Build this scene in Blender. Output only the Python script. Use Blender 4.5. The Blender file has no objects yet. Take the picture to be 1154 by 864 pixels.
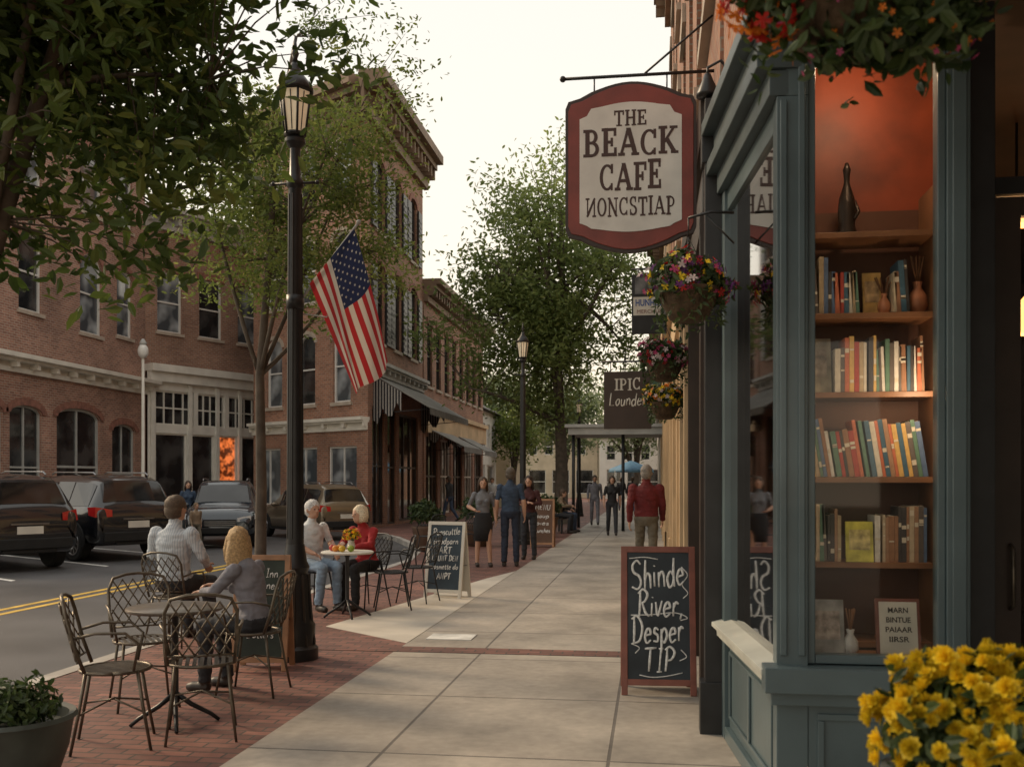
import bpy, math, random, bmesh
import numpy as np
from mathutils import Vector, Matrix, noise
random.seed(7)
V=Vector; rad=math.radians
scene=bpy.context.scene; COL=scene.collection
def T(x,y,z): return Matrix.Translation((x,y,z))
def RZ(a): return Matrix.Rotation(a,4,'Z')
def RX(a): return Matrix.Rotation(a,4,'X')
def RY(a): return Matrix.Rotation(a,4,'Y')
# ------------------------------------------------------------------ materials
def base(name):
    m=bpy.data.materials.new(name); m.use_nodes=True
    t=m.node_tree; return m,t.nodes,t.links,t.nodes['Principled BSDF']
def c4(c,k=1): return (min(1,c[0]*k),min(1,c[1]*k),min(1,c[2]*k),1)
def M(name,col,rough=.6,metal=0,var=.15,scale=5,bump=0,bscale=60,coat=0,emit=None,es=0,uv=False):
    m,n,l,b=base(name)
    tc=n.new('ShaderNodeTexCoord'); src=tc.outputs['UV' if uv else 'Object']
    nz=n.new('ShaderNodeTexNoise'); nz.inputs['Scale'].default_value=scale; nz.inputs['Detail'].default_value=6
    l.new(src,nz.inputs['Vector'])
    r=n.new('ShaderNodeValToRGB'); e=r.color_ramp.elements
    e[0].position=.3; e[1].position=.7; e[0].color=c4(col,1-var); e[1].color=c4(col,1+var)
    l.new(nz.outputs['Fac'],r.inputs['Fac']); l.new(r.outputs['Color'],b.inputs['Base Color'])
    b.inputs['Roughness'].default_value=rough; b.inputs['Metallic'].default_value=metal
    if coat: b.inputs['Coat Weight'].default_value=coat; b.inputs['Coat Roughness'].default_value=.04
    if bump:
        n2=n.new('ShaderNodeTexNoise'); n2.inputs['Scale'].default_value=bscale; n2.inputs['Detail'].default_value=4
        l.new(src,n2.inputs['Vector']); bp=n.new('ShaderNodeBump'); bp.inputs['Strength'].default_value=bump
        bp.inputs['Distance'].default_value=.01; l.new(n2.outputs['Fac'],bp.inputs['Height']); l.new(bp.outputs['Normal'],b.inputs['Normal'])
    if emit: b.inputs['Emission Color'].default_value=c4(emit); b.inputs['Emission Strength'].default_value=es
    return m
def brickmat(name,c1,c2,mo,bw=.215,bh=.072,ms=.009,off=.5,dirt=.35,dscale=.5,rough=.85,bump=.4,pos=None):
    m,n,l,b=base(name)
    tc=n.new('ShaderNodeTexCoord'); bt=n.new('ShaderNodeTexBrick'); bt.offset=off
    mp=n.new('ShaderNodeMapping'); l.new(tc.outputs['UV'],mp.inputs['Vector'])
    if pos: mp.inputs['Location'].default_value=pos
    l.new(mp.outputs['Vector'],bt.inputs['Vector'])
    for k,v in (('Color1',c4(c1)),('Color2',c4(c2)),('Mortar',c4(mo))): bt.inputs[k].default_value=v
    bt.inputs['Scale'].default_value=1; bt.inputs['Mortar Size'].default_value=ms; bt.inputs['Mortar Smooth'].default_value=.2
    bt.inputs['Brick Width'].default_value=bw; bt.inputs['Row Height'].default_value=bh; bt.inputs['Bias'].default_value=0
    nz=n.new('ShaderNodeTexNoise'); nz.inputs['Scale'].default_value=dscale; nz.inputs['Detail'].default_value=8; nz.inputs['Roughness'].default_value=.65
    l.new(tc.outputs['UV'],nz.inputs['Vector'])
    r=n.new('ShaderNodeValToRGB'); e=r.color_ramp.elements; e[0].position=.32; e[1].position=.68
    e[0].color=(1-dirt,)*3+(1,); e[1].color=(1+dirt*.4,)*3+(1,)
    l.new(nz.outputs['Fac'],r.inputs['Fac'])
    n3=n.new('ShaderNodeTexNoise'); n3.inputs['Scale'].default_value=14; n3.inputs['Detail'].default_value=5; l.new(tc.outputs['UV'],n3.inputs['Vector'])
    r3=n.new('ShaderNodeValToRGB'); r3.color_ramp.elements[0].color=(.72,.72,.72,1); r3.color_ramp.elements[1].color=(1.2,1.2,1.2,1); l.new(n3.outputs['Fac'],r3.inputs['Fac'])
    mx=n.new('ShaderNodeMix'); mx.data_type='RGBA'; mx.blend_type='MULTIPLY'; mx.inputs[0].default_value=1
    l.new(bt.outputs['Color'],mx.inputs[6]); l.new(r.outputs['Color'],mx.inputs[7])
    m2=n.new('ShaderNodeMix'); m2.data_type='RGBA'; m2.blend_type='MULTIPLY'; m2.inputs[0].default_value=1
    l.new(mx.outputs[2],m2.inputs[6]); l.new(r3.outputs['Color'],m2.inputs[7])
    l.new(m2.outputs[2],b.inputs['Base Color']); b.inputs['Roughness'].default_value=rough
    bp=n.new('ShaderNodeBump'); bp.inputs['Strength'].default_value=bump; bp.inputs['Distance'].default_value=.006; bp.invert=True
    l.new(bt.outputs['Fac'],bp.inputs['Height']); l.new(bp.outputs['Normal'],b.inputs['Normal'])
    return m
def leafmat(name,cols,trans=.35):
    m,n,l,b=base(name)
    tc=n.new('ShaderNodeTexCoord'); sp=n.new('ShaderNodeSeparateXYZ'); l.new(tc.outputs['UV'],sp.inputs[0])
    r=n.new('ShaderNodeValToRGB'); e=r.color_ramp.elements
    e[0].color=c4(cols[0]); e[1].color=c4(cols[-1])
    for i,c in enumerate(cols[1:-1]):
        x=e.new((i+1)/(len(cols)-1)); x.color=c4(c)
    l.new(sp.outputs['X'],r.inputs['Fac']); l.new(r.outputs['Color'],b.inputs['Base Color']); b.inputs['Roughness'].default_value=.55
    tr=n.new('ShaderNodeBsdfTranslucent'); l.new(r.outputs['Color'],tr.inputs['Color'])
    ms=n.new('ShaderNodeMixShader'); ms.inputs[0].default_value=trans
    l.new(b.outputs[0],ms.inputs[1]); l.new(tr.outputs[0],ms.inputs[2]); l.new(ms.outputs[0],n['Material Output'].inputs['Surface'])
    return m
def clearglass(name,tint=(.85,.9,.9),refl=1.0):
    m,n,l,b=base(name); n.remove(b)
    tr=n.new('ShaderNodeBsdfTransparent'); tr.inputs[0].default_value=c4(tint); gl=n.new('ShaderNodeBsdfGlossy'); gl.inputs['Roughness'].default_value=.03
    fr=n.new('ShaderNodeFresnel'); fr.inputs['IOR'].default_value=1.5
    mu=n.new('ShaderNodeMath'); mu.operation='MULTIPLY'; mu.use_clamp=True; mu.inputs[1].default_value=refl; l.new(fr.outputs[0],mu.inputs[0])
    ms=n.new('ShaderNodeMixShader'); l.new(mu.outputs[0],ms.inputs[0]); l.new(tr.outputs[0],ms.inputs[1]); l.new(gl.outputs[0],ms.inputs[2])
    l.new(ms.outputs[0],n['Material Output'].inputs['Surface']); return m
def winglass(name,dark=(.012,.014,.016),light=(.10,.10,.095),warm=0,scale=1.2):
    m,n,l,b=base(name)
    tc=n.new('ShaderNodeTexCoord'); nz=n.new('ShaderNodeTexNoise'); nz.inputs['Scale'].default_value=scale; nz.inputs['Detail'].default_value=2
    l.new(tc.outputs['Object'],nz.inputs['Vector']); r=n.new('ShaderNodeValToRGB'); e=r.color_ramp.elements
    e[0].position=.42; e[1].position=.62; e[0].color=c4(dark); e[1].color=c4(light); l.new(nz.outputs['Fac'],r.inputs['Fac'])
    l.new(r.outputs['Color'],b.inputs['Base Color']); b.inputs['Roughness'].default_value=.06; b.inputs['Specular IOR Level'].default_value=.8
    if warm:
        r2=n.new('ShaderNodeValToRGB'); e=r2.color_ramp.elements; e[0].position=.40; e[1].position=.66; e[0].color=(.10,.018,.003,1); e[1].color=(1,.22,.05,1)
        n4=n.new('ShaderNodeTexNoise'); n4.inputs['Scale'].default_value=4.5; n4.inputs['Detail'].default_value=1; l.new(tc.outputs['Object'],n4.inputs['Vector'])
        l.new(n4.outputs['Fac'],r2.inputs['Fac']); l.new(r2.outputs['Color'],b.inputs['Emission Color']); b.inputs['Emission Strength'].default_value=warm
    return m
# ------------------------------------------------------------------ mesh building
class MB:
    def __init__(s): s.v=[];s.f=[];s.m=[];s.s=[];s.M=Matrix.Identity(4)
    def add(s,vs,fs,m=0,sm=False):
        o=len(s.v)
        for v in vs: s.v.append(tuple(s.M@V(v)))
        for f in fs: s.f.append([i+o for i in f]); s.m.append(m); s.s.append(sm)
        return s
    def quad(s,a,b,c,d,m=0): return s.add([a,b,c,d],[(0,1,2,3)],m)
    def box(s,x0,x1,y0,y1,z0,z1,m=0):
        vs=[(x,y,z) for x in(x0,x1) for y in(y0,y1) for z in(z0,z1)]
        return s.add(vs,[(0,1,3,2),(4,6,7,5),(0,4,5,1),(2,3,7,6),(0,2,6,4),(1,5,7,3)],m)
    def beam(s,p0,p1,w,h,m=0):
        p0=V(p0);p1=V(p1);d=(p1-p0).normalized();u=V((0,0,1)) if abs(d.z)<.95 else V((0,1,0))
        a=d.cross(u).normalized();b=a.cross(d).normalized();a=a*w/2;b=b*h/2
        vs=[p+q for p in(p0,p1) for q in(-a-b,a-b,a+b,-a+b)]
        return s.add(vs,[(3,2,1,0),(4,5,6,7),(0,1,5,4),(1,2,6,5),(2,3,7,6),(3,0,4,7)],m)
    def tube(s,pts,rs,n=8,m=0,caps=True,sm=True):
        pts=[V(p) for p in pts]
        if not hasattr(rs,'__len__'): rs=[rs]*len(pts)
        vs=[];prev=None
        for i,p in enumerate(pts):
            d=(pts[min(i+1,len(pts)-1)]-pts[max(i-1,0)])
            if d.length<1e-9: d=V((0,0,1))
            d.normalize()
            if prev is None:
                a=d.cross(V((0,0,1)) if abs(d.z)<.9 else V((1,0,0))).normalized()
            else:
                a=(prev-d*prev.dot(d)); a=a.normalized() if a.length>1e-6 else d.orthogonal().normalized()
            prev=a;b=d.cross(a)
            for k in range(n):
                t=2*math.pi*k/n; vs.append(p+(a*math.cos(t)+b*math.sin(t))*rs[i])
        fs=[]
        for i in range(len(pts)-1):
            for k in range(n):
                k2=(k+1)%n; fs.append((i*n+k,i*n+k2,(i+1)*n+k2,(i+1)*n+k))
        if caps: fs.append(tuple(range(n-1,-1,-1))); o=(len(pts)-1)*n; fs.append(tuple(range(o,o+n)))
        return s.add(vs,fs,m,sm)
    def cyl(s,p0,p1,r0,r1=None,n=12,m=0,sm=True): return s.tube([p0,p1],[r0,r0 if r1 is None else r1],n,m,True,sm)
    def ell(s,c,r,m=0,nu=14,nv=9,R=None):
        if not hasattr(r,'__len__'): r=(r,r,r)
        vs=[];c=V(c)
        for j in range(1,nv):
            ph=math.pi*j/nv
            for i in range(nu):
                th=2*math.pi*i/nu; p=V((r[0]*math.sin(ph)*math.cos(th),r[1]*math.sin(ph)*math.sin(th),r[2]*math.cos(ph)))
                if R is not None: p=R@p
                vs.append(c+p)
        a=V((0,0,r[2]));b=V((0,0,-r[2]))
        if R is not None: a=R@a;b=R@b
        vs+=[c+a,c+b]; ti=len(vs)-2;bi=ti+1;fs=[]
        for i in range(nu):
            i2=(i+1)%nu; fs.append((ti,i,i2)); o=(nv-2)*nu; fs.append((bi,o+i2,o+i))
            for j in range(nv-2): fs.append((j*nu+i,(j+1)*nu+i,(j+1)*nu+i2,j*nu+i2))
        return s.add(vs,fs,m,True)
    def lathe(s,prof,c=(0,0,0),n=20,m=0,sm=True,caps=True):
        c=V(c);vs=[]
        for r,z in prof:
            for k in range(n):
                t=2*math.pi*k/n; vs.append(c+V((r*math.cos(t),r*math.sin(t),z)))
        fs=[]
        for i in range(len(prof)-1):
            for k in range(n):
                k2=(k+1)%n; fs.append((i*n+k,i*n+k2,(i+1)*n+k2,(i+1)*n+k))
        if caps: fs.append(tuple(range(n-1,-1,-1))); o=(len(prof)-1)*n; fs.append(tuple(range(o,o+n)))
        return s.add(vs,fs,m,sm)
    def prism(s,poly,z0,z1,m=0):
        n=len(poly); vs=[(x,y,z0) for x,y in poly]+[(x,y,z1) for x,y in poly]
        fs=[tuple(range(n,2*n)),tuple(range(n-1,-1,-1))]+[(i,(i+1)%n,n+(i+1)%n,n+i) for i in range(n)]
        return s.add(vs,fs,m)
    def prismy(s,poly,y0,y1,m=0):
        n=len(poly); vs=[(x,y0,z) for x,z in poly]+[(x,y1,z) for x,z in poly]
        fs=[tuple(range(n)),tuple(range(2*n-1,n-1,-1))]+[((i+1)%n,i,n+i,n+(i+1)%n) for i in range(n)]
        return s.add(vs,fs,m)
    def loft(s,rings,n=16,m=0):
        vs=[]
        for c,a,b in rings:
            for k in range(n):
                t=2*math.pi*k/n; vs.append(V(c)+V(a)*math.cos(t)+V(b)*math.sin(t))
        fs=[]
        for i in range(len(rings)-1):
            for k in range(n):
                k2=(k+1)%n; fs.append((i*n+k,i*n+k2,(i+1)*n+k2,(i+1)*n+k))
        fs.append(tuple(range(n-1,-1,-1))); o=(len(rings)-1)*n; fs.append(tuple(range(o,o+n)))
        return s.add(vs,fs,m,True)
    def mesh(s,name,mats,uv=True,sharp=None):
        me=bpy.data.meshes.new(name); me.from_pydata(s.v,[],s.f)
        for mt in (mats if isinstance(mats,(list,tuple)) else [mats]): me.materials.append(mt)
        me.polygons.foreach_set('material_index',s.m); me.polygons.foreach_set('use_smooth',s.s)
        if uv:
            ul=me.uv_layers.new(name='UVMap')
            for p in me.polygons:
                nn=p.normal
                if abs(nn.z)>.7: t=V((1,0,0));w=V((0,1,0))
                else: t=V((-nn.y,nn.x,0)); t=t.normalized() if t.length>1e-6 else V((1,0,0)); w=V((0,0,1))
                for li in p.loop_indices:
                    co=me.vertices[me.loops[li].vertex_index].co; ul.data[li].uv=(co.dot(t),co.dot(w))
        if sharp: me.set_sharp_from_angle(angle=rad(sharp))
        me.update(); return me
    def obj(s,name,mats,parent=None,loc=None,M=None,uv=True,sharp=None,bevel=0,label=None):
        o=put(s.mesh(name,mats,uv,sharp),name,parent,M if M is not None else (T(*loc) if loc else None))
        if bevel:
            b=o.modifiers.new('b','BEVEL'); b.width=bevel; b.segments=2; b.limit_method='ANGLE'; b.angle_limit=rad(50)
        if label: o['label']=label
        return o
def put(me,name,parent=None,Mx=None):
    o=bpy.data.objects.new(name,me); COL.objects.link(o)
    if parent is not None: o.parent=parent
    if Mx is not None: o.matrix_local=Mx
    return o
def tag(o,label,cat,group=None):
    o['label']=label;o['category']=cat
    if group:o['group']=group
    return o
def thing(name,label,cat,loc=(0,0,0),rz=0,group=None):
    o=bpy.data.objects.new(name,None); COL.objects.link(o); o.location=loc; o.rotation_euler=(0,0,rz); o.empty_display_size=.1
    return tag(o,label,cat,group)
def copything(src,loc,rz,label=None,group=None,scale=None):
    def rec(o,par):
        c=o.copy(); COL.objects.link(c)
        if par is not None: c.parent=par
        for ch in list(o.children): rec(ch,c)
        return c
    c=rec(src,None); c.location=loc; c.rotation_euler=(0,0,rz)
    if scale: c.scale=(scale,)*3
    if label:c['label']=label
    if group:c['group']=group;src['group']=group
    return c
def struct(o): o['kind']='structure'; return o
def facing(fx,fy): return math.atan2(-fx,fy)
def textobj(parent,body,cx,cz,y,size,mat,maxw=None,shear=0,bold=0,spacing=1,ext=.0015,rot=0,name='lettering',M0=None):
    cu=bpy.data.curves.new('t','FONT'); cu.body=body; cu.size=size; cu.extrude=ext; cu.shear=shear; cu.offset=bold; cu.space_character=spacing
    cu.align_x='CENTER'; cu.align_y='CENTER'; cu.resolution_u=3
    ob=bpy.data.objects.new('t',cu); COL.objects.link(ob); bpy.context.view_layer.update()
    dg=bpy.context.evaluated_depsgraph_get(); me=bpy.data.meshes.new_from_object(ob.evaluated_get(dg)); bpy.data.objects.remove(ob)
    me.materials.clear(); me.materials.append(mat)
    w=max([v.co.x for v in me.vertices] or [1])-min([v.co.x for v in me.vertices] or [0])
    sx=1
    if maxw and w>0: sx=maxw/w
    Mt=(M0 or Matrix.Identity(4))@T(cx,y,cz)@RY(rot)@RX(math.pi/2)@Matrix.Diagonal((sx,1,1,1))
    me.transform(Mt); return put(me,name,parent)
HW={'S':(.65,[[(.55,.85),(.35,1.0),(.1,.85),(.15,.6),(.45,.45),(.55,.2),(.35,0),(.02,.1)]]),
'h':(.47,[[(.05,0),(.08,.5),(.12,1.0)],[(.06,.28),(.2,.52),(.36,.42),(.38,0)]]),
'i':(.2,[[(.07,.5),(.08,0)],[(.08,.7),(.10,.73)]]),
'n':(.45,[[(.05,.52),(.05,0)],[(.05,.3),(.2,.52),(.34,.42),(.37,0)]]),
'd':(.5,[[(.36,.4),(.2,.54),(.02,.3),(.12,.0),(.3,.08),(.38,.3)],[(.42,1.0),(.38,.5),(.41,.0)]]),
'e':(.44,[[(.04,.26),(.2,.3),(.36,.34),(.28,.52),(.12,.48),(.02,.22),(.14,-.01),(.38,.1)]]),
'R':(.66,[[(.1,0),(.12,.5),(.1,.97)],[(-.02,.88),(.25,1.04),(.52,.85),(.38,.58),(.1,.5)],[(.25,.52),(.45,.15),(.68,.0)]]),
'v':(.42,[[(.02,.52),(.17,0),(.38,.56)]]),
'r':(.38,[[(.05,.52),(.06,0)],[(.06,.3),(.18,.52),(.34,.46)]]),
',':(.16,[[(.08,.07),(.02,-.15)]]),
'D':(.7,[[(.12,0),(.14,.5),(.12,1)],[(-.03,.93),(.3,1.04),(.62,.65),(.48,.12),(.03,.0)]]),
's':(.38,[[(.32,.44),(.14,.53),(.07,.36),(.28,.24),(.27,.02),(.02,.04)]]),
'p':(.46,[[(.04,.52),(.06,0),(.04,-.4)],[(.06,.35),(.22,.54),(.39,.3),(.24,.0),(.07,.1)]]),
'T':(.66,[[(-.03,.95),(.3,.97),(.64,.99)],[(.3,.97),(.3,.5),(.3,0)]]),
'I':(.36,[[(.04,.97),(.30,.99)],[(.17,.97),(.17,0)],[(.03,0),(.32,.01)]]),
'P':(.6,[[(.1,0),(.12,.5),(.1,.97)],[(-.02,.9),(.25,1.04),(.54,.82),(.4,.52),(.12,.45)]]),
'a':(.46,[[(.36,.45),(.16,.54),(.03,.25),(.14,-.01),(.33,.15),(.37,.5),(.36,.12),(.46,.02)]]),
'c':(.4,[[(.34,.42),(.16,.53),(.03,.25),(.14,-.01),(.36,.1)]]),
'l':(.18,[[(.08,1.0),(.06,.4),(.1,.0),(.18,.04)]]),
't':(.34,[[(.14,.85),(.12,.2),(.2,0),(.3,.06)],[(.0,.56),(.3,.6)]]),
'o':(.44,[[(.2,.52),(.03,.28),(.15,0),(.36,.2),(.32,.48),(.16,.5)]]),
'u':(.46,[[(.04,.52),(.08,.05),(.28,.05),(.37,.5)],[(.37,.5),(.38,.0)]]),
'k':(.44,[[(.06,0),(.08,1.0)],[(.34,.5),(.09,.25),(.38,0)]]),
'w':(.6,[[(.02,.52),(.14,0),(.28,.42),(.42,0),(.54,.54)]]),
'y':(.44,[[(.04,.52),(.1,.15),(.3,.2),(.36,.52)],[(.36,.52),(.34,-.2),(.1,-.38)]]),
'm':(.66,[[(.05,.52),(.05,0)],[(.05,.3),(.18,.52),(.28,.4),(.3,0)],[(.3,.32),(.44,.52),(.54,.4),(.57,0)]]),
'A':(.7,[[(.0,0),(.3,1.0),(.62,0)],[(.12,.36),(.5,.38)]]),
'L':(.56,[[(.1,1.0),(.08,.02),(.5,.03)]]),
'N':(.66,[[(.08,0),(.08,1),(.52,.0),(.54,1)]]),
'M':(.8,[[(.05,0),(.12,1),(.36,.3),(.6,1),(.68,0)]]),
'E':(.56,[[(.48,.97),(.08,.95),(.08,.02),(.5,.03)],[(.08,.5),(.4,.52)]]),
'U':(.66,[[(.06,1),(.1,.15),(.3,0),(.5,.15),(.54,1)]]),
' ':(.3,[])}
def crspline(P,k=5):
    P=[V((p[0],p[1],0)) for p in P]
    if len(P)<3: return P
    Q=[2*P[0]-P[1]]+P+[2*P[-1]-P[-2]];o=[]
    for i in range(1,len(Q)-2):
        for j in range(k):
            t=j/k;a,b,c,d=Q[i-1],Q[i],Q[i+1],Q[i+2]
            o.append(.5*((2*b)+(c-a)*t+(2*a-5*b+4*c-d)*t*t+(3*b-3*c+d-a)*t**3))
    return o+[P[-1]]
def handwrite(mb,s,cx,cz,w,h,y,r,M0,rot=0,sh=.12):
    tot=sum(HW[c][0] for c in s)+.07*(len(s)-1);sx=w/tot;x=0
    rr=random.Random(len(s)*7+int(h*100))
    for c in s:
        gw,st=HW[c];dz=rr.uniform(-.04,.04)
        for P in st:
            pts=[(((x+q.x+q.y*sh)*sx-w/2),0,(q.y+dz)*h-h/2) for q in (crspline(P) if c not in 'TIAMNLE' else [V((a_,b_,0)) for a_,b_ in P])]
            mb.M=M0@T(cx,y,cz)@RY(rot)@Matrix.Diagonal((1,.2,1,1));n=len(pts)
            mb.tube(pts,[r*(1.15-.4*abs(2*i/(max(1,n-1))-1)) for i in range(n)],6)
        x+=gw+.07
    mb.M=Matrix.Identity(4)
# ------------------------------------------------------------------ scatter
def randR(n,rng,up=0):
    q=rng.normal(size=(n,4)); q/=np.linalg.norm(q,axis=1)[:,None]; w,x,y,z=q.T
    return np.stack([np.stack([1-2*(y*y+z*z),2*(x*y-z*w),2*(x*z+y*w)],1),np.stack([2*(x*y+z*w),1-2*(x*x+z*z),2*(y*z-x*w)],1),np.stack([2*(x*z-y*w),2*(y*z+x*w),1-2*(x*x+y*y)],1)],1)
def frameR(nrm,rng):
    n=len(nrm); nrm=nrm/np.linalg.norm(nrm,axis=1)[:,None]; a=rng.normal(size=(n,3)); a-=nrm*(a*nrm).sum(1)[:,None]; a/=np.linalg.norm(a,axis=1)[:,None]
    b=np.cross(nrm,a); return np.stack([a,b,nrm],2)
LV=np.array([(0,0,0),(.3,.2,.04),(.7,.16,.03),(1,0,-.06),(.7,-.16,.03),(.3,-.2,.04)]); LF=np.array([(0,1,2,3),(0,3,4,5)])
def scatter(name,tv,tf,pos,R,sc,mats,mi=None,rnd=None,rs=0):
    n=len(pos); k=len(tv)
    W=np.einsum('nij,kj->nki',R,tv)*np.asarray(sc)[:,None,None]+pos[:,None,:]
    F=(tf[None]+(np.arange(n)*k)[:,None,None]).reshape(-1,tf.shape[1])
    me=bpy.data.meshes.new(name); me.from_pydata(W.reshape(-1,3).tolist(),[],F.tolist())
    for m in mats: me.materials.append(m)
    if mi is not None: me.polygons.foreach_set('material_index',np.repeat(mi,len(tf)).astype(np.int32))
    ul=me.uv_layers.new(name='UVMap')
    if rnd is None: rnd=np.random.default_rng(rs).random(n)
    uv=np.repeat(np.stack([rnd,rnd],1),len(tf)*tf.shape[1],axis=0); ul.data.foreach_set('uv',uv.reshape(-1).astype(np.float32))
    me.update(); return me
# ------------------------------------------------------------------ palette
brickA=brickmat('brick_red',(.42,.21,.145),(.26,.12,.086),(.42,.36,.30),dirt=.4)
brickB=brickmat('brick_brown',(.36,.19,.125),(.25,.12,.082),(.34,.29,.24))
brickD=brickmat('brick_warm',(.40,.185,.115),(.26,.12,.078),(.34,.28,.22),dirt=.4)
brickR=brickmat('brick_orange',(.38,.175,.10),(.27,.11,.07),(.32,.26,.20))
paver=brickmat('brick_paver',(.31,.135,.10),(.17,.075,.06),(.085,.065,.055),bw=.2,bh=.1,ms=.008,dirt=.45,dscale=.8,rough=.7,bump=.7)
conc=brickmat('pavement_concrete',(.47,.42,.355),(.41,.365,.31),(.17,.15,.13),bw=1.29,bh=1.52,ms=.011,off=0,dirt=.46,dscale=.75,rough=.6,bump=.6,pos=(.24,.55,0))
concl=M('light_concrete',(.55,.51,.44),.7,var=.18,scale=1.5,bump=.2,bscale=90)
kerbm=M('kerb_concrete',(.42,.39,.35),.8,var=.25,scale=2,bump=.3)
asph=M('asphalt',(.085,.083,.085),.5,var=.35,scale=.6,bump=.5,bscale=120)
yellow=M('yellow_line',(.62,.40,.06),.7,var=.3,scale=4); whitep=M('white_line',(.65,.65,.62),.7,var=.3,scale=4)
grass=M('ground_soil',(.10,.11,.06),.95,var=.3,scale=.4)
trimw=M('painted_trim',(.66,.63,.56),.6,var=.12,scale=2)
trimg=M('grey_trim',(.38,.385,.37),.6,var=.15,scale=2)
winw=M('window_frame_white',(.64,.63,.60),.5,var=.08)
cornd=M('cornice_brown',(.20,.135,.09),.7,var=.25,scale=2)
beige=M('beige_stucco',(.55,.40,.24),.8,var=.2,scale=1.2,bump=.2)
stone=M('lintel_stone',(.38,.32,.26),.8,var=.2,scale=3)
brickl=M('lintel_brick',(.24,.11,.08),.85,var=.3,scale=9)
roofm=M('roof_dark',(.07,.065,.06),.85,var=.2,scale=2)
black=M('black_iron',(.018,.019,.021),.4,.2,var=.25,scale=8)
teal=M('teal_paint',(.082,.118,.13),.36,var=.25,scale=1.6,bump=.1,bscale=25,coat=.15)
teald=M('teal_paint_worn',(.065,.09,.098),.45,var=.3,scale=2.5,bump=.1,bscale=25)
darkw=M('dark_wood',(.035,.022,.016),.45,var=.3,scale=4)
wood=M('shelf_wood',(.22,.10,.045),.45,var=.3,scale=5)
woodl=M('oak_frame',(.36,.19,.10),.55,var=.25,scale=8)
redw=M('red_brown_frame',(.20,.065,.045),.45,var=.25,scale=8)
slate=M('chalkboard_slate',(.026,.034,.042),.7,var=.5,scale=3)
slateb=M('chalkboard_blue',(.035,.055,.075),.7,var=.4,scale=3)
slateg=M('chalkboard_green',(.028,.04,.032),.7,var=.5,scale=3)
chalk=M('chalk',(.68,.68,.66),.95,var=.25,scale=60)
gdark=winglass('window_glass_dark',light=(.06,.06,.06)); gblue=winglass('window_glass_curtain',(.06,.07,.08),(.34,.37,.39)); gwarm=winglass('window_glass_lit',warm=.9); gbrown=winglass('shop_glass',(.02,.013,.01),(.07,.04,.025),scale=2)
clear=clearglass('clear_glass',(.92,.94,.92),1.0); clears=clearglass('street_side_glass',(.85,.88,.86),2.2)
bronze=M('bronze_metal',(.13,.11,.085),.42,.7,var=.3,scale=20)
tread=M('rubber',(.014,.014,.014),.85,var=.2); rimm=M('alloy',(.28,.28,.29),.3,.9)
orangew=M('red_orange_panel',(.26,.045,.014),.55,var=.5,scale=2.5)
# ------------------------------------------------------------------ ground
mb=MB(); mb.quad((-400,-60,-.16),(400,-60,-.16),(400,700,-.16),(-400,700,-.16)); struct(mb.obj('ground',grass))
mb=MB(); mb.quad((-40,-30,-.12),(-3,-30,-.12),(-3,60,-.12),(-40,60,-.12)); struct(mb.obj('road',asph))
RK=[(-4.8,-20),(-4.8,19),(-5.2,21.5),(-5.9,24),(-7.1,27),(-8.6,29.6),(-9.3,30.6)]
mb=MB(); inner=[(x+.15,y) for x,y in RK]
mb.prism([(-2.33,-20),(-2.33,140),(-9.04,140),(-9.04,30.8)]+inner[::-1],-.15,0,0); struct(mb.obj('brick_pavement',paver))
mb=MB()
for (a,b) in zip(RK[:-1],RK[1:]):
    mb.prism([a,(a[0]+.148,a[1]),(b[0]+.148,b[1]),b],-.15,.006)
struct(mb.obj('kerb',kerbm))
mb=MB(); mb.prism([(-2.33,-20),(9,-20),(9,140),(-2.33,140)],-.15,0); struct(mb.obj('pavement',conc))
mb=MB(); mb.prism([(-2.328,9.3),(-3.45,10.25),(-2.62,15.6),(-2.328,17)],-.1,.004); struct(mb.obj('pavement_apron',concl))
mb=MB(); mb.box(-4.6,.3,8.82,9.1,-.1,.005); struct(mb.obj('paver_band',paver))
mb=MB(); mb.box(-2.2,-1.75,9.55,9.9,-.1,.007); struct(mb.obj('paving_patch',whitep))
mb=MB(); mb.prism([(-15.9,-5),(-15.9,30),(-14.6,33.8),(-11,40),(-60,60),(-60,-5)],-.155,0); struct(mb.obj('far_pavement',concl))
mb=MB(); mb.prism([(-15.898,-5),(-15.76,-5),(-15.76,30),(-14.45,33.8),(-14.6,33.8),(-15.898,30)],-.15,.004); struct(mb.obj('far_kerb',kerbm))
mb=MB()
for x in(-8.15,-8.42): mb.box(x,x+.11,-20,20,-.13,-.116)
struct(mb.obj('yellow_centre_line',yellow))
mb=MB()
for y in (12.4,15.3,18.2,21.1,24): mb.prism([(-10.6,y),(-10.6,y+.11),(-15.5,y+3.11),(-15.5,y+3.0)],-.13,-.115)
struct(mb.obj('parking_bay_lines',whitep))
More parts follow.
